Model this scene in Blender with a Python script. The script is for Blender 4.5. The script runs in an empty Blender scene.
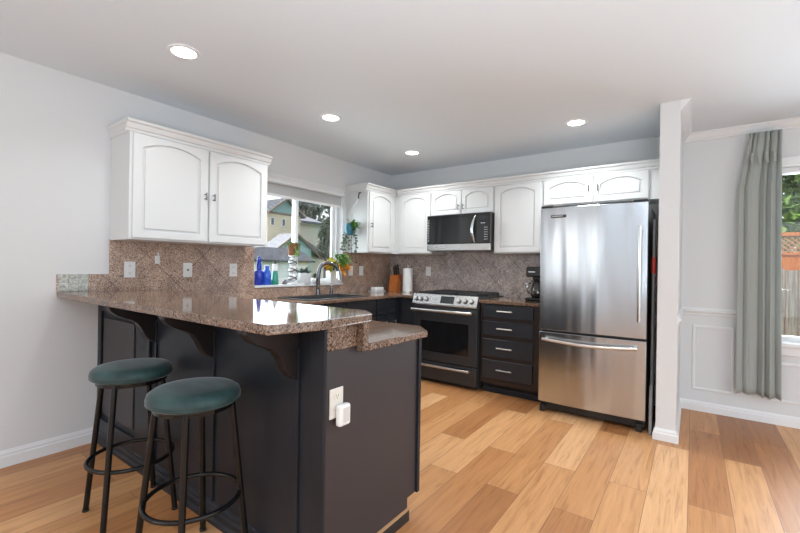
import bpy, bmesh, math, random
from mathutils import Vector, Matrix

random.seed(7)
D = bpy.data
COL = bpy.context.scene.collection
SC = bpy.context.scene

# ------------------------------------------------------------------ camera
YAW, ROLL = 0.6246, 0.0156
fw = Vector((-math.sin(YAW), math.cos(YAW), 0))
r0 = Vector((math.cos(YAW), math.sin(YAW), 0))
u0 = Vector((0, 0, 1))
rr = r0 * math.cos(ROLL) + u0 * math.sin(ROLL)
uu = -r0 * math.sin(ROLL) + u0 * math.cos(ROLL)
cd = D.cameras.new('camera')
cam = D.objects.new('camera', cd)
COL.objects.link(cam)
cam.matrix_world = Matrix(((rr.x, uu.x, -fw.x, 3.3213), (rr.y, uu.y, -fw.y, -4.3734),
                           (rr.z, uu.z, -fw.z, 1.2324), (0, 0, 0, 1)))
cd.sensor_width = 36
cd.lens = 36 * 406.58 / 800
cd.clip_start = 0.05
cd.clip_end = 300
SC.camera = cam

# ------------------------------------------------------------------ world, light, exposure
SC.view_settings.view_transform = 'Standard'
SC.view_settings.look = 'None'
SC.view_settings.gamma = 1
SC.view_settings.use_curve_mapping = False
SC.view_settings.exposure = 0.10
w = D.worlds.new('sky')
SC.world = w
w.use_nodes = True
wn = w.node_tree
sky = wn.nodes.new('ShaderNodeTexSky')
sky.sky_type = 'NISHITA'
sky.sun_disc = False
sky.sun_elevation = math.radians(48)
sky.sun_rotation = math.radians(200)
sky.air_density = 1.0
sky.dust_density = 4.0
hs = wn.nodes.new('ShaderNodeHueSaturation')
hs.inputs['Saturation'].default_value = 0.35
wn.links.new(sky.outputs[0], hs.inputs['Color'])
wn.links.new(hs.outputs[0], wn.nodes['Background'].inputs[0])
wn.nodes['Background'].inputs[1].default_value = 0.42


def area(name, loc, rot, sx, sy, energy, color=(1, 1, 1)):
    l = D.lights.new(name, 'AREA')
    l.shape = 'RECTANGLE'
    l.size, l.size_y = sx, sy
    l.energy = energy
    l.color = color
    o = D.objects.new(name, l)
    COL.objects.link(o)
    o.location = loc
    o.rotation_euler = rot
    return o


DAY = (0.85, 0.975, 1.085)
# daylight through unseen rear and right wall openings, plus two added slot lights
area('daylight_rear', (5.0, -6.93, 1.30), (math.radians(90), 0, 0), 1.4, 2.0, 26, DAY)
area('added_slot_light', (0.62, -6.93, 1.25), (math.radians(90), 0, 0), 0.8, 1.8, 6.5, DAY)  # added light, put in to brighten the floor at left
area('added_slot_light', (1.70, -6.93, 1.25), (math.radians(90), 0, 0), 0.18, 1.8, 4, DAY)  # added thin light for a bright streak in the refrigerator doors
area('daylight_right', (6.13, -3.2, 1.20), (0, math.radians(90), 0), 2.1, 2.6, 28, DAY)
# added fill light out of view, aimed up like a bounced flash
area('ceiling_fill', (3.9, -4.85, 0.95), (math.radians(180), 0, 0), 1.4, 1.4, 98, DAY)
# daylight falling in through the kitchen window and the dining window
area('daylight_kitchen_window', (-0.17, -1.53, 1.50), (0, math.radians(-90), 0), 0.85, 1.1, 14, DAY)
area('daylight_dining_window', (4.75, 0.30, 1.40), (math.radians(-90), 0, 0), 1.6, 1.4, 62, DAY)
DOWNLIGHT_W = (4.0, 10, 8, 11)

# ------------------------------------------------------------------ materials
def mat(name, col, rough=0.5, metal=0.0, spec=0.5, bump=None, noise=None, coat=0, sheen=0, emit=None):
    m = D.materials.new(name)
    m.use_nodes = True
    nt = m.node_tree
    b = nt.nodes['Principled BSDF']
    b.inputs['Base Color'].default_value = (*col, 1)
    b.inputs['Roughness'].default_value = rough
    b.inputs['Metallic'].default_value = metal
    b.inputs['Specular IOR Level'].default_value = spec
    if coat:
        b.inputs['Coat Weight'].default_value = coat
        b.inputs['Coat Roughness'].default_value = 0.05
    if sheen:
        b.inputs['Sheen Weight'].default_value = sheen
        b.inputs['Sheen Roughness'].default_value = 0.35
    if emit:
        b.inputs['Emission Color'].default_value = (*emit[0], 1)
        b.inputs['Emission Strength'].default_value = emit[1]
    if bump or noise:
        tc = nt.nodes.new('ShaderNodeTexCoord')
    if noise:                       # (scale, second colour, xyz stretch)
        sc, c2, st = noise
        mp = nt.nodes.new('ShaderNodeMapping')
        mp.inputs['Scale'].default_value = st
        n = nt.nodes.new('ShaderNodeTexNoise')
        n.inputs['Scale'].default_value = sc
        n.inputs['Detail'].default_value = 5
        mx = nt.nodes.new('ShaderNodeMix')
        mx.data_type = 'RGBA'
        mx.inputs[6].default_value = (*col, 1)
        mx.inputs[7].default_value = (*c2, 1)
        nt.links.new(tc.outputs['Object'], mp.inputs[0])
        nt.links.new(mp.outputs[0], n.inputs['Vector'])
        cr = nt.nodes.new('ShaderNodeMapRange')
        cr.inputs[1].default_value = 0.35
        cr.inputs[2].default_value = 0.65
        nt.links.new(n.outputs[0], cr.inputs[0])
        nt.links.new(cr.outputs[0], mx.inputs[0])
        nt.links.new(mx.outputs[2], b.inputs['Base Color'])
    if bump:                        # (scale, strength, stretch)
        sc, stg, st = bump
        mp = nt.nodes.new('ShaderNodeMapping')
        mp.inputs['Scale'].default_value = st
        n = nt.nodes.new('ShaderNodeTexNoise')
        n.inputs['Scale'].default_value = sc
        n.inputs['Detail'].default_value = 3
        bp = nt.nodes.new('ShaderNodeBump')
        bp.inputs['Strength'].default_value = stg
        bp.inputs['Distance'].default_value = 0.01
        nt.links.new(tc.outputs['Object'], mp.inputs[0])
        nt.links.new(mp.outputs[0], n.inputs['Vector'])
        nt.links.new(n.outputs[0], bp.inputs['Height'])
        nt.links.new(bp.outputs[0], b.inputs['Normal'])
    return m


def ramp(nt, stops, interp='LINEAR'):
    r = nt.nodes.new('ShaderNodeValToRGB')
    r.color_ramp.interpolation = interp
    e = r.color_ramp.elements
    while len(e) < len(stops):
        e.new(0.5)
    for el, (p, c) in zip(e, stops):
        el.position = p
        el.color = (*c, 1)
    return r


def granite(name, rough=0.12, tile=None, tint=(1, 1, 1), scale=230):
    """speckled brown-pink granite; tile=('y','z') adds diagonal tile joints on that plane"""
    m = D.materials.new(name)
    m.use_nodes = True
    nt = m.node_tree
    L = nt.links.new
    b = nt.nodes['Principled BSDF']
    tc = nt.nodes.new('ShaderNodeTexCoord')
    v1 = nt.nodes.new('ShaderNodeTexVoronoi')
    v1.inputs['Scale'].default_value = scale
    L(tc.outputs['Object'], v1.inputs['Vector'])
    sep = nt.nodes.new('ShaderNodeSeparateColor')
    L(v1.outputs['Color'], sep.inputs[0])
    t = lambda c: tuple(a * k for a, k in zip(c, tint))
    r1 = ramp(nt, [(0.0, t((0.085, 0.055, 0.042))), (0.13, t((0.27, 0.185, 0.14))), (0.42, t((0.40, 0.295, 0.235))),
                   (0.74, t((0.50, 0.39, 0.325))), (0.92, t((0.62, 0.54, 0.48)))], 'CONSTANT')
    L(sep.outputs[0], r1.inputs[0])
    n2 = nt.nodes.new('ShaderNodeTexNoise')
    n2.inputs['Scale'].default_value = 9
    n2.inputs['Detail'].default_value = 4
    L(tc.outputs['Object'], n2.inputs['Vector'])
    r2 = ramp(nt, [(0.35, (0.80, 0.78, 0.78)), (0.65, (1.1, 1.08, 1.06))])
    L(n2.outputs[0], r2.inputs[0])
    mx = nt.nodes.new('ShaderNodeMix')
    mx.data_type = 'RGBA'
    mx.blend_type = 'MULTIPLY'
    mx.inputs[0].default_value = 1
    L(r1.outputs[0], mx.inputs[6])
    L(r2.outputs[0], mx.inputs[7])
    out = mx.outputs[2]
    if tile:
        sx = nt.nodes.new('ShaderNodeSeparateXYZ')
        L(tc.outputs['Object'], sx.inputs[0])
        cx = nt.nodes.new('ShaderNodeCombineXYZ')
        L(sx.outputs[tile[0].upper()], cx.inputs['X'])
        L(sx.outputs[tile[1].upper()], cx.inputs['Y'])
        mp = nt.nodes.new('ShaderNodeMapping')
        mp.inputs['Rotation'].default_value = (0, 0, math.radians(45))
        L(cx.outputs[0], mp.inputs[0])
        br = nt.nodes.new('ShaderNodeTexBrick')
        br.offset = 0
        br.inputs['Scale'].default_value = 1
        br.inputs['Brick Width'].default_value = 0.305
        br.inputs['Row Height'].default_value = 0.305
        br.inputs['Mortar Size'].default_value = 0.0022
        br.inputs['Mortar Smooth'].default_value = 0.1
        br.inputs['Color1'].default_value = (1.04, 1.02, 1.0, 1)
        br.inputs['Color2'].default_value = (0.93, 0.93, 0.95, 1)
        br.inputs['Mortar'].default_value = (0.38, 0.34, 0.32, 1)
        L(mp.outputs[0], br.inputs['Vector'])
        m2 = nt.nodes.new('ShaderNodeMix')
        m2.data_type = 'RGBA'
        m2.blend_type = 'MULTIPLY'
        m2.inputs[0].default_value = 1
        L(out, m2.inputs[6])
        L(br.outputs['Color'], m2.inputs[7])
        out = m2.outputs[2]
    L(out, b.inputs['Base Color'])
    b.inputs['Roughness'].default_value = rough
    b.inputs['Specular IOR Level'].default_value = 0.55
    return m


def oak_floor():
    m = D.materials.new('oak_planks')
    m.use_nodes = True
    nt = m.node_tree
    L = nt.links.new
    b = nt.nodes['Principled BSDF']
    tc = nt.nodes.new('ShaderNodeTexCoord')
    mp = nt.nodes.new('ShaderNodeMapping')
    mp.inputs['Rotation'].default_value = (0, 0, math.radians(90))
    mp.inputs['Location'].default_value = (0.31, 0.052, 0)
    L(tc.outputs['Object'], mp.inputs[0])
    br = nt.nodes.new('ShaderNodeTexBrick')
    br.offset = 0.37
    br.offset_frequency = 2
    br.squash = 1
    br.inputs['Scale'].default_value = 1
    br.inputs['Brick Width'].default_value = 1.25
    br.inputs['Row Height'].default_value = 0.187
    br.inputs['Mortar Size'].default_value = 0.0012
    br.inputs['Mortar Smooth'].default_value = 0.0
    br.inputs['Color1'].default_value = (0, 0, 0, 1)
    br.inputs['Color2'].default_value = (1, 1, 1, 1)
    br.inputs['Mortar'].default_value = (0.5, 0.5, 0.5, 1)
    L(mp.outputs[0], br.inputs['Vector'])
    tone = ramp(nt, [(0.0, (0.36, 0.145, 0.050)), (0.25, (0.49, 0.215, 0.080)), (0.5, (0.57, 0.272, 0.107)), (0.75, (0.65, 0.335, 0.145)),
                     (1.0, (0.77, 0.445, 0.225))])
    L(br.outputs['Color'], tone.inputs[0])
    # grain, shifted per plank
    mg = nt.nodes.new('ShaderNodeMapping')
    mg.inputs['Scale'].default_value = (14, 0.9, 1)
    L(tc.outputs['Object'], mg.inputs[0])
    add = nt.nodes.new('ShaderNodeVectorMath')
    add.operation = 'MULTIPLY_ADD'
    add.inputs[1].default_value = (7, 9, 5)
    L(br.outputs['Color'], add.inputs[0])
    L(mg.outputs[0], add.inputs[2])
    n = nt.nodes.new('ShaderNodeTexNoise')
    n.inputs['Scale'].default_value = 2.6
    n.inputs['Detail'].default_value = 7
    n.inputs['Roughness'].default_value = 0.62
    n.inputs['Distortion'].default_value = 0.9
    L(add.outputs[0], n.inputs['Vector'])
    gr = ramp(nt, [(0.25, (0.62, 0.52, 0.42)), (0.46, (0.97, 0.96, 0.95)), (0.72, (1.16, 1.18, 1.20))])
    L(n.outputs[0], gr.inputs[0])
    mx = nt.nodes.new('ShaderNodeMix')
    mx.data_type = 'RGBA'
    mx.blend_type = 'MULTIPLY'
    mx.inputs[0].default_value = 1
    L(tone.outputs[0], mx.inputs[6])
    L(gr.outputs[0], mx.inputs[7])
    m3 = nt.nodes.new('ShaderNodeMix')
    m3.data_type = 'RGBA'
    L(br.outputs['Fac'], m3.inputs[0])
    L(mx.outputs[2], m3.inputs[6])
    m3.inputs[7].default_value = (0.20, 0.10, 0.05, 1)
    L(m3.outputs[2], b.inputs['Base Color'])
    b.inputs['Roughness'].default_value = 0.38
    b.inputs['Specular IOR Level'].default_value = 0.4
    bp = nt.nodes.new('ShaderNodeBump')
    bp.inputs['Strength'].default_value = 0.08
    bp.inputs['Distance'].default_value = 0.004
    L(n.outputs[0], bp.inputs['Height'])
    L(bp.outputs[0], b.inputs['Normal'])
    return m


def glass_pane():
    m = D.materials.new('window_glass')
    m.use_nodes = True
    nt = m.node_tree
    nt.nodes.remove(nt.nodes['Principled BSDF'])
    t = nt.nodes.new('ShaderNodeBsdfTransparent')
    t.inputs[0].default_value = (0.97, 0.98, 0.98, 1)
    g = nt.nodes.new('ShaderNodeBsdfGlossy')
    g.inputs['Roughness'].default_value = 0.02
    fr = nt.nodes.new('ShaderNodeFresnel')
    fr.inputs[0].default_value = 1.3
    mx = nt.nodes.new('ShaderNodeMixShader')
    nt.links.new(fr.outputs[0], mx.inputs[0])
    nt.links.new(t.outputs[0], mx.inputs[1])
    nt.links.new(g.outputs[0], mx.inputs[2])
    nt.links.new(mx.outputs[0], nt.nodes['Material Output'].inputs[0])
    return m


def stainless(name, col=(0.56, 0.55, 0.53), rough=0.24, warp=0.0):
    m = mat(name, col, rough, 1.0)
    nt = m.node_tree
    b = nt.nodes['Principled BSDF']
    tc = nt.nodes.new('ShaderNodeTexCoord')
    if warp:
        mp = nt.nodes.new('ShaderNodeMapping')
        mp.inputs['Scale'].default_value = (6.5, 6.5, 0.55)
        n = nt.nodes.new('ShaderNodeTexNoise')
        n.inputs['Scale'].default_value = 1.0
        n.inputs['Detail'].default_value = 1.0
        bp = nt.nodes.new('ShaderNodeBump')
        bp.inputs['Strength'].default_value = warp
        bp.inputs['Distance'].default_value = 0.05
        nt.links.new(tc.outputs['Object'], mp.inputs[0])
        nt.links.new(mp.outputs[0], n.inputs['Vector'])
        nt.links.new(n.outputs[0], bp.inputs['Height'])
        nt.links.new(bp.outputs[0], b.inputs['Normal'])
    return m


M = {}
M['wall'] = mat('wall_paint', (0.72, 0.72, 0.72), 0.75, bump=(260, 0.12, (1, 1, 1)))
M['ceil'] = mat('ceiling_paint', (0.75, 0.80, 0.845), 0.85)
M['trim'] = mat('white_trim', (0.80, 0.80, 0.80), 0.4)
M['cab'] = mat('white_cabinet', (0.71, 0.71, 0.705), 0.35)
M['espresso'] = mat('espresso_paint', (0.013, 0.0155, 0.021), 0.36, noise=(3.0, (0.021, 0.0225, 0.028), (1, 1, 1)),
                    bump=(30, 0.03, (1, 1, 6)), spec=0.25)
M['espresso_brown'] = mat('espresso_corbel', (0.020, 0.0145, 0.0145), 0.4, spec=0.3)
M['espresso_lit'] = mat('espresso_paint_lit', (0.034, 0.0275, 0.030), 0.45)  # same espresso paint, lightened to carry the light on the end panel
M['rawwood'] = mat('raw_wood', (0.50, 0.28, 0.13), 0.6)
M['slate'] = mat('charcoal_cabinet', (0.020, 0.023, 0.029), 0.36)
M['granite'] = granite('granite_slab', 0.07, None, (0.52, 0.45, 0.39), 190)
M['gr_edge'] = M['granite']
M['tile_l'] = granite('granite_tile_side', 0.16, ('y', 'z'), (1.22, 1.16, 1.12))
M['tile_b'] = granite('granite_tile_sheen', 0.16, ('x', 'z'), (1.36, 1.54, 1.74))  # same granite as the side tile, with grey window sheen tinted in
M['glare'] = mat('glare_strip', (0.62, 0.62, 0.57), 0.25, noise=(90, (0.30, 0.31, 0.27), (1, 1, 1)))  # pale speckle standing in for glare on the granite
M['floor'] = oak_floor()
M['glass'] = glass_pane()
M['steel'] = stainless('stainless_door', (0.51, 0.535, 0.565), 0.22, 0.24)
M['steel_plain'] = stainless('stainless_trim', (0.64, 0.63, 0.62), 0.26)
M['steel_bright'] = mat('brushed_nickel', (0.74, 0.73, 0.71), 0.28, 1.0)
M['black_steel'] = mat('black_stainless', (0.050, 0.051, 0.055), 0.32, 0.45)
M['black_glass'] = mat('black_glass', (0.008, 0.008, 0.009), 0.05, coat=0.5)
M['black'] = mat('black_plastic', (0.012, 0.012, 0.013), 0.4)
M['gloss_black'] = mat('gloss_black', (0.010, 0.010, 0.011), 0.12)
M['iron'] = mat('cast_iron', (0.022, 0.022, 0.024), 0.38)
M['fridge_side'] = mat('fridge_side', (0.045, 0.046, 0.050), 0.45)
M['dark_metal'] = mat('black_powder_coat', (0.006, 0.0055, 0.0055), 0.22, spec=0.35)
M['pewter'] = mat('pewter_handle', (0.22, 0.21, 0.20), 0.35, 1.0)
M['velvet'] = mat('teal_velvet', (0.009, 0.028, 0.028), 0.6, sheen=0.3,
                  noise=(6, (0.027, 0.070, 0.069), (1, 2.5, 3)), bump=(10, 0.25, (1, 1, 1)))
M['white_plastic'] = mat('white_plastic', (0.82, 0.81, 0.79), 0.35)
M['almond'] = mat('almond_plastic', (0.72, 0.66, 0.58), 0.4)
M['slot'] = mat('outlet_slot', (0.05, 0.045, 0.04), 0.5)
M['lens'] = mat('light_lens', (0.9, 0.9, 0.88), 0.5, emit=((1, 0.97, 0.92), 9))
M['curtain'] = mat('sage_linen', (0.47, 0.49, 0.455), 0.85, bump=(120, 0.15, (1, 1, 0.2)), sheen=0.2)
_nt = M['curtain'].node_tree                                  # linen lets some window light through
_tr = _nt.nodes.new('ShaderNodeBsdfTranslucent'); _tr.inputs[0].default_value = (0.52, 0.57, 0.57, 1)
_mx = _nt.nodes.new('ShaderNodeMixShader'); _mx.inputs[0].default_value = 0.28
_nt.links.new(_nt.nodes['Principled BSDF'].outputs[0], _mx.inputs[1]); _nt.links.new(_tr.outputs[0], _mx.inputs[2])
_nt.links.new(_mx.outputs[0], _nt.nodes['Material Output'].inputs[0])
M['shade'] = mat('roller_fabric', (0.50, 0.50, 0.50), 0.8)
M['blue_glass'] = mat('cobalt_glass', (0.010, 0.035, 0.42), 0.08, coat=0.5)
M['blue2'] = mat('blue_bottle', (0.03, 0.12, 0.62), 0.12, coat=0.4)
M['green_bottle'] = mat('green_bottle', (0.03, 0.30, 0.20), 0.12, coat=0.4)
M['terracotta'] = mat('basket_weave', (0.34, 0.15, 0.07), 0.8, noise=(60, (0.18, 0.07, 0.03), (1, 1, 1)))
M['chrome'] = mat('chrome', (0.75, 0.75, 0.76), 0.08, 1.0)
M['black_chrome'] = mat('black_chrome', (0.16, 0.16, 0.17), 0.12, 1.0)
M['sink'] = mat('composite_sink', (0.06, 0.06, 0.063), 0.35)
M['leaf'] = mat('leaf_green', (0.09, 0.22, 0.035), 0.5, noise=(20, (0.16, 0.30, 0.06), (1, 1, 1)))
M['leaf_dark'] = mat('leaf_dark', (0.025, 0.06, 0.02), 0.5)
M['leaf_grey'] = mat('leaf_grey_green', (0.16, 0.21, 0.17), 0.6)
M['leaf_orange'] = mat('croton_orange', (0.65, 0.17, 0.02), 0.4, noise=(25, (0.75, 0.36, 0.03), (1, 1, 1)))
M['leaf_yellow'] = mat('croton_yellow', (0.62, 0.43, 0.03), 0.4, noise=(25, (0.30, 0.36, 0.03), (1, 1, 1)))
M['soil'] = mat('soil', (0.03, 0.02, 0.015), 0.9)
M['pot_white'] = mat('white_ceramic', (0.80, 0.80, 0.80), 0.2)
M['pot_blue'] = mat('blue_glaze', (0.045, 0.20, 0.30), 0.25)
M['cord'] = mat('white_cord', (0.78, 0.77, 0.74), 0.8)
M['tongs'] = mat('dark_hook', (0.03, 0.03, 0.03), 0.5)
M['block_wood'] = mat('knife_block_wood', (0.44, 0.13, 0.025), 0.35, noise=(8, (0.36, 0.10, 0.02), (6, 6, 1)))
M['paper'] = mat('paper_towel', (0.80, 0.79, 0.77), 0.9, bump=(90, 0.3, (1, 1, 1)))
M['red'] = mat('red_grip', (0.45, 0.035, 0.02), 0.5)
M['grey'] = mat('grey_bristle', (0.30, 0.30, 0.30), 0.8)
M['brushgrey'] = mat('grey_pole', (0.17, 0.17, 0.175), 0.4)
M['screen'] = mat('display_glass', (0.03, 0.033, 0.036), 0.1)
M['glow'] = mat('lit_symbols', (0.6, 0.62, 0.65), 0.4)
M['badge'] = mat('badge_plate', (0.05, 0.05, 0.05), 0.3)
M['coffee_glass'] = mat('carafe_glass', (0.03, 0.025, 0.022), 0.04, coat=0.6)
# outside
M['teal_siding'] = mat('teal_siding', (0.34, 0.50, 0.52), 0.8, spec=0.2)
M['cream_siding'] = mat('cream_siding', (0.68, 0.59, 0.46), 0.8, spec=0.2)
M['beige_siding'] = mat('beige_siding', (0.62, 0.59, 0.50), 0.8, spec=0.2)
M['pale_siding'] = mat('pale_siding', (0.70, 0.73, 0.74), 0.7)
M['shingle'] = mat('grey_shingle', (0.25, 0.26, 0.29), 0.9, spec=0.1, noise=(6, (0.33, 0.34, 0.37), (1, 1, 1)))
M['shingle_dark'] = mat('dark_shingle', (0.09, 0.095, 0.11), 0.9, spec=0.1, noise=(6, (0.13, 0.135, 0.15), (1, 1, 1)))
M['fascia'] = mat('brown_fascia', (0.23, 0.17, 0.13), 0.6)
M['dark_eave'] = mat('dark_eave', (0.10, 0.11, 0.13), 0.7)
M['housewin'] = mat('house_window', (0.10, 0.12, 0.14), 0.1)
M['bark'] = mat('bark', (0.09, 0.07, 0.05), 0.9)
M['tree1'] = mat('tree_leaf', (0.15, 0.25, 0.06), 0.6)
M['tree2'] = mat('conifer_leaf', (0.10, 0.12, 0.075), 0.7)
M['yew'] = mat('dark_conifer', (0.08, 0.10, 0.055), 0.7)
M['cedar'] = mat('cedar_fence', (0.36, 0.115, 0.024), 0.7, spec=0.2, noise=(3, (0.29, 0.088, 0.02), (8, 8, 1)))
M['lattice'] = mat('lattice_wood', (0.24, 0.13, 0.065), 0.8, spec=0.2)
M['oldwood'] = mat('weathered_board', (0.25, 0.225, 0.195), 0.9, spec=0.2, noise=(5, (0.13, 0.115, 0.10), (12, 12, 0.6)))
M['lawn'] = mat('lawn', (0.10, 0.16, 0.05), 0.9, noise=(3, (0.13, 0.19, 0.06), (1, 1, 1)))

# ------------------------------------------------------------------ mesh helpers
def new():
    return bmesh.new()


def box(bm, x0, x1, y0, y1, z0, z1):
    v = [bm.verts.new((x, y, z)) for z in (z0, z1) for y in (y0, y1) for x in (x0, x1)]
    for f in ((0, 2, 3, 1), (4, 5, 7, 6), (0, 1, 5, 4), (2, 6, 7, 3), (0, 4, 6, 2), (1, 3, 7, 5)):
        bm.faces.new([v[i] for i in f])
    return bm


def obox(bm, c, u, v, n, su, sv, sn):
    """box centred at c with half-axes along u, v, n"""
    c, u, v, n = map(Vector, (c, u, v, n))
    vs = [bm.verts.new(c + u * (a * su / 2) + v * (b * sv / 2) + n * (d * sn / 2)) for d in (-1, 1) for b in (-1, 1) for a in (-1, 1)]
    for f in ((0, 2, 3, 1), (4, 5, 7, 6), (0, 1, 5, 4), (2, 6, 7, 3), (0, 4, 6, 2), (1, 3, 7, 5)):
        bm.faces.new([vs[i] for i in f])
    return bm


def prism(bm, pts, axis, a0, a1):
    """polygon pts extruded along axis: 'x' pts=(y,z), 'y' pts=(x,z), 'z' pts=(x,y)"""
    def P(p, a):
        return {'x': (a, p[0], p[1]), 'y': (p[0], a, p[1]), 'z': (p[0], p[1], a)}[axis]
    A = [bm.verts.new(P(p, a0)) for p in pts]
    B = [bm.verts.new(P(p, a1)) for p in pts]
    n = len(pts)
    bm.faces.new(A)
    bm.faces.new(B[::-1])
    for i in range(n):
        bm.faces.new((A[i], B[i], B[(i + 1) % n], A[(i + 1) % n]))
    return bm


def tube(bm, pts, r, seg=12, closed=False, cap=True):
    pts = [Vector(p) for p in pts]
    n = len(pts)
    rs = r if isinstance(r, (list, tuple)) else [r] * n
    rings = []
    prev = None
    for i, p in enumerate(pts):
        if closed:
            t = (pts[(i + 1) % n] - pts[i - 1]).normalized()
        else:
            t = (pts[min(i + 1, n - 1)] - pts[max(i - 1, 0)]).normalized()
        if prev is None:
            a = Vector((0, 0, 1)) if abs(t.z) < 0.9 else Vector((1, 0, 0))
            u = t.cross(a).normalized()
        else:
            u = (prev - t * prev.dot(t)).normalized()
        prev = u
        v = t.cross(u)
        rings.append([bm.verts.new(p + (u * math.cos(2 * math.pi * k / seg) + v * math.sin(2 * math.pi * k / seg)) * rs[i]) for k in range(seg)])
    m = n if closed else n - 1
    for i in range(m):
        A, B = rings[i], rings[(i + 1) % n]
        for k in range(seg):
            bm.faces.new((A[k], A[(k + 1) % seg], B[(k + 1) % seg], B[k]))
    if cap and not closed:
        bm.faces.new(rings[0][::-1])
        bm.faces.new(rings[-1])
    return bm


def lathe(bm, prof, c=(0, 0, 0), seg=24, axis='z', cap=True):
    """prof: list of (radius, height)"""
    def P(r, h, a):
        x, y = r * math.cos(a), r * math.sin(a)
        q = {'z': (x, y, h), 'x': (h, x, y), 'y': (y, h, x)}[axis]
        return (c[0] + q[0], c[1] + q[1], c[2] + q[2])
    rings = [[bm.verts.new(P(max(r, 1e-5), h, 2 * math.pi * k / seg)) for k in range(seg)] for r, h in prof]
    for A, B in zip(rings, rings[1:]):
        for k in range(seg):
            bm.faces.new((A[k], A[(k + 1) % seg], B[(k + 1) % seg], B[k]))
    if cap:
        bm.faces.new(rings[0][::-1])
        bm.faces.new(rings[-1])
    return bm


def plate(bm, outer, holes, P, w0, w1):
    """flat plate with holes: 2-D loops mapped by P(u,v,w); front at w1"""
    loops = [outer] + holes
    def cap(w):
        es, vs = [], []
        for lp in loops:
            V = [bm.verts.new(P(u, v, w)) for u, v in lp]
            vs.append(V)
            es += [bm.edges.new((V[i], V[(i + 1) % len(V)])) for i in range(len(V))]
        bmesh.ops.triangle_fill(bm, use_beauty=True, use_dissolve=False, edges=es)
        return vs
    A, B = cap(w0), cap(w1)
    for a, b in zip(A, B):
        for i in range(len(a)):
            j = (i + 1) % len(a)
            bm.faces.new((a[i], a[j], b[j], b[i]))
    return bm


def obj(name, bm, m, parent=None, smooth=False, bevel=0, segs=2, auto=None):
    """link a bmesh (world coordinates) as ONE object; children are stored relative to their parent's origin"""
    bmesh.ops.recalc_face_normals(bm, faces=bm.faces[:])
    me = D.meshes.new(name)
    off = Vector((0, 0, 0))
    q = parent
    while q is not None:
        off += q.location
        q = q.parent
    if off.length:
        bmesh.ops.translate(bm, vec=-off, verts=bm.verts[:])
    bm.to_mesh(me)
    bm.free()
    me.materials.append(m)
    if smooth:
        for p in me.polygons:
            p.use_smooth = True
        if auto is not None:
            me.set_sharp_from_angle(angle=math.radians(auto))
    o = D.objects.new(name, me)
    COL.objects.link(o)
    if parent is not None:
        o.parent = parent
    if bevel:
        b = o.modifiers.new('bevel', 'BEVEL')
        b.width = bevel
        b.segments = segs
        b.limit_method = 'ANGLE'
        b.angle_limit = math.radians(40)
    return o


def thing(name, label, cat, loc, group=None):
    o = D.objects.new(name, None)
    o.empty_display_size = 0.1
    COL.objects.link(o)
    o.location = loc
    o['label'] = label
    o['category'] = cat
    if group:
        o['group'] = group
    return o


def tag(o, label, cat, group=None):
    o['label'] = label
    o['category'] = cat
    if group:
        o['group'] = group
    return o


def struct(name, bm, m, parent=None, **k):
    o = obj(name, bm, m, parent, **k)
    if parent is None:
        o['kind'] = 'structure'
    return o


def dup(root, loc, label=None, group=None):
    r = root.copy()
    COL.objects.link(r)
    r.location = loc
    if label:
        r['label'] = label
    if group:
        r['group'] = group
    for ch in list(root.children):
        c = ch.copy()
        COL.objects.link(c)
        c.parent = r
        for g in list(ch.children):
            d = g.copy()
            COL.objects.link(d)
            d.parent = c
    return r


def rect(u0, u1, v0, v1):
    return [(u0, v0), (u1, v0), (u1, v1), (u0, v1)]


def arch(u0, u1, v0, v1, rise, n=14):
    """rectangle whose top edge is a shallow arch ending in small shoulders"""
    pts = [(u0, v0), (u1, v0), (u1, v1 - rise)]
    w = u1 - u0
    s = w * 0.0
    for i in range(n + 1):
        t = i / n
        u = u1 - s - (w - 2 * s) * t
        pts.append((u, v1 - rise + rise * (1 - (2 * t - 1) ** 2)))
    pts.append((u0, v1 - rise))
    out = []
    for p in pts:
        if not out or (abs(p[0] - out[-1][0]) + abs(p[1] - out[-1][1])) > 1e-5:
            out.append(p)
    return out


# maps (u,v,w) on a face to world: facing +x at plane x=X (u -> y), facing -y at plane y=Y (u -> x)
def face_x(X):
    return lambda u, v, w: (X + w, u, v)


def face_y(Y):
    return lambda u, v, w: (u, Y - w, v)


def arch_door(P, u0, u1, v0, v1, parent, m, t=0.02, rise=None, rail=0.05, name='door'):
    """cathedral cabinet door: framed slab with an arched raised panel"""
    w = u1 - u0
    if rise is None:
        rise = min(0.050, w * 0.12)
    a0, a1, b0, b1 = u0 + rail * 1.15, u1 - rail * 1.15, v0 + rail, v1 - rail * .72
    bm = new()
    plate(bm, rect(u0, u1, v0, v1), [arch(a0, a1, b0, b1, rise)], P, 0.0, t)
    d = obj(name, bm, m, parent, bevel=0.003)
    bm = new()
    e = 0.004
    plate(bm, arch(a0 - e, a1 + e, b0 - e, b1 + e, rise), [], P, 0.001, t - 0.013)
    i = 0.015
    plate(bm, arch(a0 + i, a1 - i, b0 + i, b1 - i, rise), [], P, t - 0.014, t - 0.004)
    obj('door_panel', bm, m, d, bevel=0.003)
    return d


def bar_handle(P, u, v, parent, m, length=0.07, vertical=True, name='handle', r=0.005, off=0.028):
    bm = new()
    h = length / 2
    a, b = ((u, v - h), (u, v + h)) if vertical else ((u - h, v), (u + h, v))
    tube(bm, [P(a[0], a[1], off), P(b[0], b[1], off)], r, 8)
    k = 0.62
    for s in (-k, k):
        q = (u, v + h * s) if vertical else (u + h * s, v)
        tube(bm, [P(q[0], q[1], 0), P(q[0], q[1], off)], r * 0.9, 8)
    return obj(name, bm, m, parent, smooth=True, auto=40)

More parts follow.
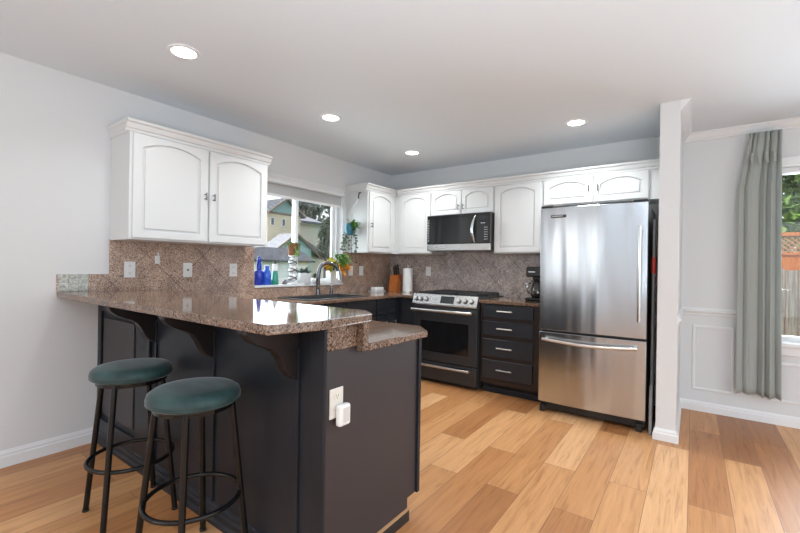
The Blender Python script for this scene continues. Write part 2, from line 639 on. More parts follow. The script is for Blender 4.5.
# ------------------------------------------------------------------ room shell
H = 2.456
X1, Y0 = 6.2, -7.0
b = new(); box(b, -0.15, X1 + .15, Y0 - .15, 0.25, -0.12, 0.0)
struct('floor', b, M['floor'])
b = new(); box(b, -0.15, X1 + .15, Y0 - .15, 0.25, H, H + 0.12)
struct('ceiling', b, M['ceil'])
WY0, WY1, WZ0, WZ1 = -2.10, -0.922, 1.022, 2.115          # kitchen window opening
b = new()
box(b, -0.15, 0, Y0, WY0, 0, H)
box(b, -0.15, 0, WY1, 0.0, 0, H)
box(b, -0.15, 0, WY0, WY1, 0, WZ0)
box(b, -0.15, 0, WY0, WY1, WZ1, H)
struct('wall_left', b, M['wall'])
b = new(); box(b, -0.15, 3.112, 0.0, 0.25, 0, H)
struct('wall_back', b, M['wall'])
DX0, DX1, DZ0, DZ1 = 3.80, 5.55, 0.665, 2.09              # dining window opening
b = new()
box(b, 3.112, DX0, 0.10, 0.25, 0, H)
box(b, DX1, X1, 0.10, 0.25, 0, H)
box(b, DX0, DX1, 0.10, 0.25, 0, DZ0)
box(b, DX0, DX1, 0.10, 0.25, DZ1, H)
struct('wall_dining', b, M['wall'])
b = new()
box(b, X1, X1 + .15, Y0, -4.6, 0, H); box(b, X1, X1 + .15, -1.8, 0.25, 0, H)
box(b, X1, X1 + .15, -4.6, -1.8, 2.25, H); box(b, X1, X1 + .15, -4.6, -1.8, 0, 0.12)
struct('wall_right', b, M['wall'])
b = new()
box(b, -0.15, 0.2, Y0 - .15, Y0, 0, H); box(b, 1.05, 1.58, Y0 - .15, Y0, 0, H); box(b, 0.2, 1.05, Y0 - .15, Y0, 2.3, H); box(b, 0.2, 1.05, Y0 - .15, Y0, 0, .3); box(b, 5.7, X1 + .15, Y0 - .15, Y0, 0, H)
box(b, 1.58, 5.7, Y0 - .15, Y0, 2.3, H); box(b, 1.58, 5.7, Y0 - .15, Y0, 0, 0.3)
box(b, 1.82, 4.3, Y0 - .15, Y0, 0.3, 2.3)
struct('wall_rear', b, M['wall'])
PX0, PX1, PY = 3.112, 3.235, -0.85                         # partition stub beside the fridge
b = new(); box(b, PX0, PX1, PY, 0.10, 0, H)
struct('wall_partition', b, M['wall'])

# trim
def base_profile(h=0.088, t=0.014):
    return [(0, 0), (t, 0), (t, h * 0.62), (t * 0.72, h * 0.70), (t * 0.72, h * 0.80), (t * 0.35, h * 0.93), (t * 0.2, h), (0, h)]


def run(bm, prof, axis, a0, a1, origin, sign):
    """profile (out, z) swept along axis, standing out from origin in direction sign"""
    pts = [(origin + sign * o, z) for o, z in prof]
    prism(bm, pts, axis, a0, a1)


b = new(); run(b, base_profile(0.10), 'y', -5.9, -3.315, 0, 1)
# swept along y with (x, z) profile
struct('baseboard_left', b, M['trim'])
b = new(); run(b, base_profile(0.085, 0.018), 'x', 3.235, X1, 0.10, -1)
struct('baseboard_dining', b, M['trim'])
b = new()
prof = [(0, 0), (0.016, 0), (0.016, 0.05), (0.010, 0.058), (0.010, 0.068), (0.004, 0.08), (0, 0.08)]
def frustum(bm, d, z0, d2, z1):
    v = []
    for dd, z in ((d, z0), (d2, z1)):
        for x, y in ((PX0 - dd, PY - dd), (PX1 + dd, PY - dd), (PX1 + dd, 0.10), (PX0 - dd, 0.10)):
            v.append(bm.verts.new((x, y, z)))
    for f in ((3, 2, 1, 0), (4, 5, 6, 7), (0, 1, 5, 4), (1, 2, 6, 5), (2, 3, 7, 6), (3, 0, 4, 7)):
        bm.faces.new([v[i] for i in f])
for d, z0, d2, z1 in ((.017, 0, .017, .05), (.017, .05, .011, .058), (.011, .058, .011, .068), (.011, .068, .002, .085)):
    frustum(b, d, z0, d2, z1)
struct('baseboard_partition', b, M['trim'])
crown = [(0, H), (0.060, H), (0.060, H - .008), (0.046, H - .018), (0.030, H - .040), (0.012, H - .056), (0.012, H - .066), (0, H - .070)]
b = new(); prism(b, [(PX1 + o, z) for o, z in crown], 'y', PY, 0.10)
struct('trim_1', b, M['trim'])
b = new(); prism(b, [(0.10 - o, z) for o, z in crown], 'x', PX1, X1)
struct('trim_2', b, M['trim'])
rail = [(0, .845), (.008, .848), (.010, .862), (.022, .874), (.024, .886), (.012, .892), (.008, .905), (0, .908)]
b = new(); prism(b, [(0.10 - o, z) for o, z in rail], 'x', PX1, DX0 - 0.06)
prism(b, [(PX1 + o, z) for o, z in rail], 'y', PY, 0.10)
struct('trim_3', b, M['trim'])
def pframe(bm, x0, x1, z0, z1, wd=0.022):
    def F(u, v, w): return (u, 0.10 - w, v)
    plate(bm, rect(x0, x1, z0, z1), [rect(x0 + wd, x1 - wd, z0 + wd, z1 - wd)], F, 0, 0.010)
b = new(); pframe(b, 3.325, 3.615, 0.185, 0.755)
struct('trim_4', b, M['trim'], bevel=0.004)
b = new(); pframe(b, 3.83, 5.4, 0.185, 0.505)
struct('trim_5', b, M['trim'], bevel=0.004)

# backsplash (granite tile set diagonally)
b = new()
box(b, 0, .012, -3.545, -3.255, 1.0355, 1.148)
box(b, 0, .012, -3.255, WY0, 0.9155, 1.392)
box(b, 0, .012, WY0, WY1, 0.9155, 1.012)
box(b, 0, .012, WY1, -0.0005, 0.9155, 1.392)
struct('trim_6', b, M['tile_l'])
b = new(); box(b, 0.012, 2.24, -.012, 0, 0.9155, 1.415)
struct('trim_7', b, M['tile_b'])
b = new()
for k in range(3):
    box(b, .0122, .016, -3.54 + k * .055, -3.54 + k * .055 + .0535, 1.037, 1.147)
o = obj('glare_strip', b, M['glare'], None, bevel=0.001)  # glare on the polished backsplash end, painted as pale pieces
tag(o, 'pale speckled strip of painted glare at the far left end of the low backsplash', 'tile')

# kitchen window
b = new()
def win_frame(bm, P, u0, u1, v0, v1, wd, w0, w1):
    plate(bm, rect(u0, u1, v0, v1), [rect(u0 + wd, u1 - wd, v0 + wd, v1 - wd)], P, w0, w1)
FX = face_x(-0.15)
win_frame(b, FX, WY0, WY1, WZ0, WZ1, 0.03, 0.0, 0.075)
fr1 = struct('window_1', b, M['trim'], bevel=0.003)
b = new(); win_frame(b, FX, WY0 + .03, -1.50, WZ0 + .03, WZ1 - .03, 0.035, 0.03, 0.06)
sa = struct('sash', b, M['trim'], fr1, bevel=0.003)
b = new(); win_frame(b, FX, -1.545, WY1 - .025, WZ0 + .03, WZ1 - .03, 0.03, 0.005, 0.035)
sb = struct('sash', b, M['trim'], fr1, bevel=0.003)
b = new(); box(b, -.108, -.104, WY0 + .06, -1.53, WZ0 + .06, WZ1 - .06); struct('pane', b, M['glass'], sa)
b = new(); box(b, -.134, -.130, -1.52, WY1 - .05, WZ0 + .06, WZ1 - .06); struct('pane', b, M['glass'], sb)
b = new(); box(b, -.075, .022, WY0 + .001, WY1 - .001, WZ0 - .010, WZ0 + .012)
struct('window_sill', b, M['trim'], fr1, bevel=0.003)

# roller shade in the window head
t = thing('roller_shade', 'white cassette and grey fabric of the half raised shade over the sink window', 'shade', (-.02, -1.53, 2.0))
b = new()
prism(b, [(-.07, 2.112), (.030, 2.112), (.030, 2.095), (.022, 2.085), (.022, 2.065), (.030, 2.057), (.030, 2.036), (.018, 2.028), (-.07, 2.028)], 'y', WY0 + .004, WY1 - .004)
obj('cassette', b, M['trim'], t, bevel=0.002)
b = new(); box(b, -.028, -.024, WY0 + .012, WY1 - .012, 1.928, 2.027)
obj('shade_fabric', b, M['shade'], t)
b = new(); box(b, -.034, -.018, WY0 + .010, WY1 - .010, 1.902, 1.928)
obj('bottom_rail', b, M['trim'], t, bevel=0.004)

# dining window
b = new()
FY = lambda u, v, w: (u, 0.25 - w, v)
win_frame(b, FY, DX0, DX1, DZ0, DZ1, 0.045, 0, 0.08)
fr2 = struct('window_2', b, M['trim'], bevel=0.003)
b = new(); box(b, DX0 + .04, DX1 - .04, .206, .210, DZ0 + .04, DZ1 - .04); struct('pane', b, M['glass'], fr2)
b = new(); box(b, DX0 - .05, DX1 + .05, .045, .17, DZ0 - .025, DZ0 + .005); struct('window_sill', b, M['trim'], fr2, bevel=0.004)
b = new(); box(b, DX0 - .03, DX1 + .03, .082, .10, DZ0 - .10, DZ0 - .026); struct('apron', b, M['trim'], fr2, bevel=0.004)
b = new()
box(b, DX0 - .07, DX1 + .07, .080, .10, DZ1, DZ1 + .07)
box(b, DX0 - .07, DX0, .080, .10, DZ0 + .006, DZ1 - .0005); box(b, DX1, DX1 + .07, .080, .10, DZ0 + .006, DZ1 - .0005)
struct('casing', b, M['trim'], fr2, bevel=0.004)

# recessed ceiling lights
proto = None
LABS = ['round recessed ceiling light nearest the camera, above the breakfast bar',
        'round recessed ceiling light above the sink window side, second along the left row',
        'small round recessed ceiling light farthest away, over the corner left of the range',
        'round recessed ceiling light in front of the refrigerator cabinets']
for k_, ((lx, ly), lab) in enumerate(zip(((.912, -3.205), (.875, -1.99), (.861, -.77), (2.515, -.775)), LABS)):
    t = thing('ceiling_light', lab, 'light', (lx, ly, H), 'recessed ceiling lights')
    b = new(); lathe(b, [(.066, H - .001), (.066, H - .005), (.084, H - .006), (.088, H - .001)], (lx, ly, 0), 32, cap=False)
    obj('trim_ring', b, M['trim'], t, smooth=True)
    b = new(); lathe(b, [(.0665, H - .0005), (.0665, H - .004)], (lx, ly, 0), 32)
    obj('lens', b, M['lens'], t)
    l = D.lights.new('downlight', 'AREA')
    l.shape = 'DISK'; l.size = 0.13; l.energy = DOWNLIGHT_W[k_]; l.color = (.93, .98, .99); l.spread = math.radians(135)
    lo = D.objects.new('downlight', l); COL.objects.link(lo); lo.location = (0, 0, -.012); lo.parent = t

# ------------------------------------------------------------------ white wall cabinets
ZB, ZT = 1.385, 2.105
CR = [(0, 2.095), (.008, 2.095), (.012, 2.112), (.020, 2.118), (.030, 2.146), (.042, 2.154), (.045, 2.170), (0, 2.170)]


def crown_L(bm, X, y0, y1):
    """crown along a face at x=X with a return at its y0 end"""
    prism(bm, [(X + o, z) for o, z in CR], 'y', y0 - .040, y1)


# left pair over the bar
t = thing('wall_cabinet', 'white two-door wall cabinet hanging left of the sink window', 'cabinet', (0, -2.755, ZB))
b = new(); box(b, 0.0, .310, -3.252, -2.185, ZB, 2.168)
obj('body', b, M['cab'], t, bevel=0.002)
P = face_x(.310)
for u0, u1, hu in ((-3.236, -2.727, -2.753), (-2.713, -2.202, -2.687)):
    d = arch_door(P, u0, u1, ZB + .012, 2.088, t, M['cab'])
    bar_handle(face_x(.330), hu, 1.735, d, M['pewter'], .055)
b = new()
prism(b, [(.31 + o, z) for o, z in CR], 'y', -3.252 - .030, -2.185 + .018)
prism(b, [(-3.252 - o * .65, z) for o, z in CR], 'x', .001, .31)
prism(b, [(-2.185 + o * .38, z) for o, z in CR], 'x', .001, .31)
obj('crown_moulding', b, M['cab'], t)

# single door cabinet right of the window, into the corner
t = thing('wall_cabinet', 'white single-door wall cabinet between the sink window and the corner', 'cabinet', (0, -.43, ZB))
b = new(); box(b, 0.0, .310, -.845, -.0005, ZB, 2.168)
obj('body', b, M['cab'], t, bevel=0.002)
d = arch_door(P, -.828, -.372, ZB + .012, 2.088, t, M['cab'])
bar_handle(face_x(.330), -.800, 1.70, d, M['pewter'], .055)
b = new()
prism(b, [(.31 + o, z) for o, z in CR], 'y', -.845 - .045, -.335)
prism(b, [(-.845 - o, z) for o, z in CR], 'x', .001, .31)
obj('crown_moulding', b, M['cab'], t)

YF = -.315
Q, Q2 = face_y(YF), face_y(YF - .02)


def back_cab(label, x0, x1, z0, doors, handles, rail=0.05):
    t = thing('wall_cabinet', label, 'cabinet', ((x0 + x1) / 2, 0, z0))
    b = new(); box(b, x0 + .0005, x1 - .0005, YF, -.0005, z0, 2.168)
    obj('body', b, M['cab'], t, bevel=0.0015)
    for (u0, u1), hs in zip(doors, handles):
        d = arch_door(Q, u0, u1, z0 + .012, 2.09, t, M['cab'], rail=rail)
        if hs:
            bar_handle(Q2, hs[0], hs[1], d, M['pewter'], .06)
    b = new(); prism(b, [(YF - o, z) for o, z in CR], 'x', x0 + (.045 if x0 < .4 else 0), x1)
    obj('crown_moulding', b, M['cab'], t)
    return t


back_cab('white single-door wall cabinet in the corner, left of the microwave', .31, .842, ZB, [(.395, .832)], [None])
back_cab('short white two-door wall cabinet directly above the microwave', .842, 1.612, 1.815, [(.852, 1.228), (1.236, 1.604)],
         [(1.203, 1.90), (1.262, 1.90)], .042)
back_cab('tall white single-door wall cabinet between the microwave and the refrigerator', 1.612, 2.112, ZB, [(1.625, 2.098)], [None])
back_cab('short wide white two-door wall cabinet above the refrigerator', 2.112, 3.1115, 1.84, [(2.128, 2.568), (2.578, 3.005)],
         [(2.535, 1.975), (2.612, 1.975)], .045)

# ------------------------------------------------------------------ base cabinets
def toe(bm, x0, x1, y0, y1, z1, front, d=.07):
    """box with a recessed toe space on its front side: '+x' or '-y'"""
    box(bm, x0, x1, y0, y1, .105, z1)
    if front == '+x':
        box(bm, x0, x1 - d, y0, y1, 0, .105)
    else:
        box(bm, x0, x1, y0 + d, y1, 0, .105)


def slab_door(P, u0, u1, v0, v1, parent, m, name='door', t=.02, rail=.05):
    bm = new()
    plate(bm, rect(u0, u1, v0, v1), [rect(u0 + rail, u1 - rail, v0 + rail, v1 - rail)], P, 0, t)
    box_p = rect(u0 + rail - .004, u1 - rail + .004, v0 + rail - .004, v1 - rail + .004)
    plate(bm, box_p, [], P, .001, t - .008)
    return obj(name, bm, m, parent, bevel=0.003)


FXB = face_x(.59)
b_units = [('dark base cabinet beside the corner under the left worktop', -1.02, -.665, [(-1.01, -.85), (-.84, -.68)]),
           ('dark sink base cabinet under the kitchen window', -1.95, -1.021, [(-1.94, -1.49), (-1.48, -1.03)]),
           ('dark base cabinet between the sink base and the peninsula', -2.55, -1.951, [(-2.54, -1.96)])]
for lab, y0, y1, drs in b_units:
    t = thing('base_cabinet', lab, 'cabinet', (.3, (y0 + y1) / 2, 0))
    b = new()
    if 'sink base' in lab and 'between' not in lab:
        box(b, .014, .59, y0 + .0005, y0 + .02, .105, .884); box(b, .014, .59, y1 - .02, y1 - .0005, .105, .884)
        box(b, .014, .59, y0 + .02, y1 - .02, .105, .125); box(b, .57, .59, y0 + .02, y1 - .02, .125, .884)
        box(b, .014, .52, y0 + .0005, y1 - .0005, 0, .105)
    else:
        toe(b, .014, .59, y0 + .0005, y1 - .0005, .884, '+x')
    obj('body', b, M['slate'], t)
    for u0, u1 in drs:
        d = slab_door(FXB, u0, u1, .12, .70, t, M['slate'])
        bar_handle(face_x(.61), u1 - .03, .60, d, M['steel_bright'], .08)
        slab_door(FXB, u0, u1, .715, .875, t, M['slate'], 'drawer', rail=.03)
t = thing('base_cabinet', 'dark corner base cabinet filling the angle left of the range', 'cabinet', (.4, -.3, 0))
b = new(); box(b, .014, .832, -.59, -.014, 0, .884); box(b, .014, .59, -.6645, -.59, 0, .884)
obj('body', b, M['slate'], t)
b = new(); box(b, .64, .825, -.61, -.59, .12, .875)
obj('door', b, M['slate'], t, bevel=.003)

# drawer unit right of the range
t = thing('drawer_cabinet', 'charcoal base cabinet with four drawers between the range and the refrigerator', 'cabinet', (1.9, -.3, 0))
b = new(); toe(b, 1.612, 2.200, -.612, -.014, .884, '-y')
obj('body', b, mat('espresso_frame', (.022, .014, .013), .4), t)
QD = face_y(-.612)
for z0, z1 in ((.752, .872), (.577, .712), (.372, .540), (.155, .338)):
    bm = new()
    plate(bm, rect(1.638, 2.138, z0, z1), [], QD, 0, .020)
    bevels = obj('drawer', bm, M['slate'], t, bevel=.008, segs=3)
    bar_handle(face_y(-.632), 1.872, (z0 + z1) / 2 + .005, bevels, M['steel_bright'], .15, False, r=.006)
b = new(); box(b, 1.62, 2.195, -.566, -.543, 0.0, .06)
obj('base_shoe', b, M['espresso'], t, bevel=.008)

# ------------------------------------------------------------------ worktops
def poly_plate(bm, outer, holes, z0, z1):
    plate(bm, outer, holes, lambda u, v, w_: (u, v, w_), z0, z1)


SK = rect(.13, .545, -1.90, -1.12)
b = new()
outer = [(.0125, -3.09), (2.252, -3.09), (2.258, -2.655), (2.14, -2.535), (.645, -2.535), (.645, -.650), (.834, -.650), (.834, -.0125), (.0125, -.0125)]
poly_plate(b, outer, [SK], .885, .9155)
o = obj('granite_worktop', b, M['granite'], None, bevel=.005)
tag(o, 'speckled granite worktop running round under the window with a low wing on the peninsula', 'worktop')
b = new(); poly_plate(b, [(1.605, -.650), (2.205, -.650), (2.205, -.0125), (1.605, -.0125)], [], .885, .9155)
o = obj('granite_worktop', b, M['granite'], None, bevel=.005)
tag(o, 'short granite worktop over the four drawers beside the refrigerator', 'worktop')
b = new()
BT = [(.0005, -3.545), (2.20, -3.552), (2.248, -3.375), (2.232, -3.055), (2.14, -2.985), (.0125, -2.985)]
BT[0] = (.0125, -3.545)
poly_plate(b, BT, [], 1.0005, 1.035)
o = obj('granite_worktop', b, M['granite'], None, bevel=.006, segs=3)
tag(o, 'raised polished granite breakfast bar slab with clipped corners', 'worktop')

# sink + faucet
t = thing('kitchen_sink', 'dark recessed sink in the worktop under the window', 'sink', (.34, -1.51, .9))
b = new()
plate(b, rect(.115, .56, -1.915, -1.105), [rect(.145, .53, -1.885, -1.135)], lambda u, v, w_: (u, v, w_), .916, .922)
obj('rim', b, M['sink'], t, bevel=.003)
b = new()
box(b, .137, .145, -1.893, -1.127, .72, .9155); box(b, .53, .538, -1.893, -1.127, .72, .9155)
box(b, .145, .53, -1.893, -1.885, .72, .9155); box(b, .145, .53, -1.135, -1.127, .72, .9155)
box(b, .137, .538, -1.893, -1.127, .71, .72)
obj('basin', b, M['sink'], t)
t = thing('faucet', 'black and chrome gooseneck faucet arching over the sink', 'faucet', (.075, -1.36, .9155))
b = new(); lathe(b, [(.026, .9157), (.026, .925), (.021, .94), (.018, .97), (.017, 1.01)], (.075, -1.36, 0), 20)
obj('base', b, M['black_chrome'], t, smooth=True, auto=40)
b = new()
pts = [(.075, -1.36, 1.0), (.078, -1.365, 1.08), (.085, -1.36, 1.165)]
for i in range(1, 13):
    a = math.pi - math.pi * i / 12 * 0.98
    s = .085 + .085 * math.cos(a)
    pts.append((.085 + s * .55, -1.36 + s * 1.12, 1.165 + .095 * math.sin(a)))
tube(b, pts, [.021] * 3 + [.0195] * 12, 14)
obj('spout', b, M['black_chrome'], t, smooth=True, auto=40)
e = pts[-1]
b = new(); tube(b, [e, (e[0] + .004, e[1] + .004, e[2] - .05), (e[0] + .006, e[1] + .006, e[2] - .095)], [.0195, .023, .025], 14)
obj('spray_head', b, M['chrome'], t, smooth=True, auto=40)
b = new(); tube(b, [(.09, -1.375, .985), (.125, -1.40, 1.00), (.15, -1.42, 1.02)], [.010, .008, .006], 10)
obj('lever', b, M['chrome'], t, smooth=True)
t = thing('soap_pump', 'small dark soap dispenser set in the worktop right of the faucet', 'dispenser', (.075, -1.165, .9155))
b = new(); lathe(b, [(.021, .9157), (.021, .93), (.017, .938), (.017, .985), (.012, .99)], (.075, -1.165, 0), 16)
obj('body', b, M['black_chrome'], t, smooth=True, auto=40)
b = new(); tube(b, [(.075, -1.165, .985), (.075, -1.165, 1.005), (.11, -1.165, 1.012)], .006, 8)
obj('nozzle', b, M['chrome'], t, smooth=True)

# ------------------------------------------------------------------ peninsula
YP, XP = -3.300, 2.206
t = thing('peninsula', 'dark espresso peninsula base carrying the breakfast bar', 'cabinet', (1.1, -3.0, 0))
b = new()
box(b, .0005, XP - .018, YP + .012, -3.125, 0, .9995)       # raised knee wall
box(b, .0005, XP - .018, -3.124, -2.665, .105, .8845)
box(b, .6, XP - .018, -3.124, -2.73, 0, .105)
obj('body', b, M['espresso'], t)
b = new()                                                    # end panel with toe notch
prism(b, [(YP + .012, 0.0), (-2.735, 0.0), (-2.735, .105), (-2.665, .105), (-2.665, .8845), (-3.125, .8845), (-3.125, .9045), (YP + .012, .9045)], 'x', XP - .0175, XP)
obj('end_panel', b, M['espresso_lit'], t, bevel=.0015)
b = new(); box(b, XP - .0175, XP + .012, -2.667, -2.645, .105, .8845)
obj('edge_strip', b, M['espresso'], t, bevel=.002)
b = new(); box(b, XP - .075, XP + .002, YP - .003, YP + .0118, 0, .9995)
obj('corner_post', b, M['espresso'], t, bevel=.003)
b = new(); box(b, .001, XP - .076, YP, YP + .0118, 0, .9995)
fp = obj('front_panel', b, M['espresso'], t)
b = new()
FP = face_y(YP)
def stile(u0, u1, v0, v1, w1):
    plate(b, rect(u0, u1, v0, v1), [], FP, 0, w1)
stile(.002, .055, .09, .998, .016)
stile(.610, .790, .09, .998, .016)
stile(.055, .610, .90, .998, .016); stile(.055, .610, .09, .17, .016)
obj('panel_frame', b, M['espresso'], t, bevel=.004)
b = new()
plate(b, rect(.095, .570, .21, .86), [], FP, 0, .012)
obj('raised_panel', b, M['espresso_lit'], t, bevel=.008)
for xx in (.800, 1.405, 2.012):
    b = new(); plate(b, rect(xx + .046, xx + .060, .09, .90), [], FP, 0, .010)
    obj('batten', b, M['espresso'], t, bevel=.002)
CP = [(-.002, 1.0), (-.236, 1.0), (-.236, .985), (-.222, .966), (-.197, .946), (-.160, .930), (-.135, .921), (-.105, .902), (-.082, .870),
      (-.064, .830), (-.040, .801), (-.012, .782), (-.002, .780)]
for xx in (.800, 1.405, 2.012):
    b = new(); prism(b, [(YP + p - .0005, z) for p, z in CP], 'x', xx, xx + .052)
    obj('corbel', b, M['espresso_brown'], t, bevel=.003)
b = new()
prism(b, [(YP, 0), (YP - .026, 0), (YP - .026, .020), (YP - .018, .032), (YP - .018, .055), (YP - .012, .066), (YP - .012, .078), (YP - .002, .090), (YP, .090)], 'x', .016, XP)
obj('base_moulding', b, M['espresso'], t)
b = new(); box(b, XP + .0005, XP + .014, -3.25, -2.735, 0, .052)
bs = obj('base_shoe', b, M['black'], t, bevel=.003)
b = new(); box(b, XP + .0005, XP + .0135, -3.25, -2.735, .0525, .0585)
obj('raw_edge', b, M['rawwood'], bs)
b = new(); box(b, .02, XP - .0005, -3.123, -3.0905, .9165, .9995)
o = obj('riser', b, M['granite'], t)
b = new(); box(b, XP - .0170, XP + .004, YP + .010, -3.1255, .905, .9995)
obj('riser_end', b, M['granite'], t, bevel=.002)
b = new(); box(b, XP, 2.245, -3.123, -3.0905, .886, .9995)
obj('riser_lip', b, M['granite'], t, bevel=.002)

# outlet on the end panel + plug-in
def outlet(P, u, v, label, dw=.072, dh=.115, kind='duplex', m='white_plastic'):
    c = P(u, v, 0)
    t = thing('outlet', label, 'outlet', c)
    bm = new(); plate(bm, rect(u - dw / 2, u + dw / 2, v - dh / 2, v + dh / 2), [], P, 0, .006)
    obj('cover_plate', bm, M[m], t, bevel=.003)
    if kind == 'duplex':
        for s in (-1, 1):
            bm = new()
            n = 16
            plate(bm, [(u + .017 * math.cos(2 * math.pi * k / n), v + s * .027 + .014 * math.sin(2 * math.pi * k / n)) for k in range(n)], [], P, .005, .008)
            rcp = obj('receptacle', bm, M[m], t)
            bm = new()
            for q in (-1, 1):
                plate(bm, rect(u + q * .006 - .0012, u + q * .006 + .0012, v + s * .027 - .002, v + s * .027 + .006), [], P, .0078, .0084)
            plate(bm, rect(u - .002, u + .002, v + s * .027 - .009, v + s * .027 - .005), [], P, .0078, .0084)
            obj('slots', bm, M['slot'], rcp)
    elif kind == 'jack':
        bm = new(); plate(bm, rect(u - .007, u + .007, v - .007, v + .007), [], P, .005, .008)
        obj('jack', bm, M['slot'], t)
    else:
        bm = new(); plate(bm, rect(u - .016, u + .016, v - .032, v + .032), [], P, .005, .009)
        obj('rocker', bm, M[m], t, bevel=.002)
    return t


LX, BY = face_x(.0122), face_y(-.0122)
outlet(LX, -3.130, 1.180, 'outlet on the left backsplash nearest the camera, two receptacles showing')
outlet(LX, -2.714, 1.178, 'wall plate with one small jack, middle of the left backsplash', kind='jack')
outlet(LX, -2.314, 1.178, 'outlet on the left backsplash beside the sink window')
outlet(LX, -.790, 1.172, 'small switch plate on the tile right of the sink window, nearer the window', kind='rocker')
outlet(LX, -.600, 1.172, 'small switch plate on the left wall tile under the corner cabinet, farther from the window', kind='rocker')
outlet(BY, .620, 1.178, 'white switch plate on the back tile left of the range', kind='rocker')
t = outlet(face_x(XP + .0002), -3.238, .702, 'outlet on the end of the peninsula with a plug-in in it', m='almond')
t2 = thing('plug_in_diffuser', 'cream plug-in air freshener in the outlet on the peninsula end', 'air freshener', (XP + .03, -3.217, .65))
b = new(); box(b, XP + .0090, XP + .038, -3.250, -3.190, .616, .697)
obj('housing', b, M['white_plastic'], t2, bevel=.009, segs=3)
b = new(); box(b, XP + .038, XP + .0395, -3.234, -3.200, .630, .686)
obj('front_grille', b, mat('grille_beige', (.62, .58, .54), .6), t2)
# small white clip on the tile
t = thing('wall_clip', 'tiny white clip stuck on the tile just below the left wall cabinet', 'clip', (.0125, -2.945, 1.23))
b = new(); box(b, .0125, .022, -2.962, -2.928, 1.225, 1.285)
obj('back_plate', b, M['white_plastic'], t, bevel=.004)
b = new(); tube(b, [(.021, -2.945, 1.312), (.030, -2.945, 1.30), (.034, -2.945, 1.26), (.022, -2.945, 1.245)], .006, 8)
obj('hook', b, M['white_plastic'], t, smooth=True)

# ------------------------------------------------------------------ bar stools
def stool(label, cx, cy, ang, seat_z=.728):
    t = thing('bar_stool', label, 'stool', (cx, cy, 0), 'velvet bar stools')
    b = new()
    R = .176
    zt = seat_z
    prof = [(.02, zt - .064), (.150, zt - .064), (.164, zt - .060), (.174, zt - .050), (.177, zt - .036), (.172, zt - .018), (.155, zt - .005), (.12, zt + .001), (.05, zt + .002), (.002, zt + .002)]
    lathe(b, prof, (cx, cy, 0), 48)
    s = obj('seat', b, M['velvet'], t, smooth=True)
    b = new(); lathe(b, [(.1715, zt - .054), (.1765, zt - .050), (.1745, zt - .046)], (cx, cy, 0), 48, cap=False)
    obj('piping', b, M['velvet'], s, smooth=True)
    b = new()
    lathe(b, [(.150, zt - .082), (.150, zt - .0645)], (cx, cy, 0), 40)
    obj('seat_plate', b, M['dark_metal'], t)
    rt, rb = .142, .212
    zr = .275
    for k in range(4):
        a = math.radians(ang + 90 * k)
        b = new()
        top = (cx + rt * math.cos(a), cy + rt * math.sin(a), zt - .066)
        bot = (cx + rb * math.cos(a), cy + rb * math.sin(a), .006)
        tube(b, [top, bot], .0125, 14)
        lg = obj('leg', b, M['dark_metal'], t, smooth=True, auto=40)
        b = new(); lathe(b, [(.0145, 0), (.0145, .012)], (bot[0], bot[1], 0), 14)
        obj('foot_cap', b, M['black'], lg, smooth=True, auto=40)
    b = new()
    q = (zt - .066 - zr) / (zt - .066 - .006)
    rring = rt + (rb - rt) * q - .004
    tube(b, [(cx + rring * math.cos(2 * math.pi * k / 48), cy + rring * math.sin(2 * math.pi * k / 48), zr) for k in range(48)], .0095, 10, closed=True)
    obj('foot_ring', b, M['dark_metal'], t, smooth=True)
    return t


stool('round teal velvet bar stool nearer the camera, in front of the middle corbel', 1.665, -3.505, 141)
stool('round teal velvet bar stool nearer the left wall, at the far end of the bar', 1.065, -3.505, 130)

# ------------------------------------------------------------------ range
XR0, XR1 = .838, 1.602
t = thing('range', 'black stainless slide-in gas range between the corner and the drawers', 'range', (1.22, -.33, 0))
b = new(); box(b, XR0, XR1, -.625, -.0145, .035, .918); box(b, XR0 + .04, XR1 - .04, -.57, -.05, 0, .035)
obj('body', b, M['black_steel'], t)
RY = -.625
b = new(); box(b, XR0 + .002, XR1 - .002, RY - .045, RY - .0005, .045, .232)
dr = obj('storage_drawer', b, M['black_steel'], t, bevel=.004)
def rail_handle(bm, z, y, x0, x1, r=.012):
    tube(bm, [(x0, y, z), (x1, y, z)], r, 14)
b = new(); rail_handle(b, .197, -.715, XR0 + .03, XR1 - .06)
for xx in (XR0 + .06, XR1 - .09):
    box(b, xx - .009, xx + .009, -.712, RY - .0455, .188, .206)
obj('drawer_handle', b, M['steel_bright'], dr, smooth=True, auto=40)
b = new(); plate(b, rect(XR0 + .002, XR1 - .002, .242, .818), [rect(XR0 + .095, XR1 - .095, .335, .660)], face_y(RY), .0005, .045)
od = obj('oven_door', b, M['black_steel'], t, bevel=.003)
b = new(); box(b, XR0 + .093, XR1 - .093, RY - .040, RY - .002, .333, .662)
obj('oven_window', b, M['black_glass'], od)
b = new(); plate(b, rect(XR0 + .080, XR1 - .080, .322, .672), [rect(XR0 + .095, XR1 - .095, .335, .660)], face_y(RY), .0452, .047)
obj('window_border', b, M['black_steel'], od)
b = new(); rail_handle(b, .776, -.722, XR0 + .012, XR1 - .042, .014)
for xx in (XR0 + .05, XR1 - .08):
    box(b, xx - .010, xx + .010, -.718, RY - .0455, .765, .787)
obj('door_handle', b, M['steel_bright'], od, smooth=True, auto=40)
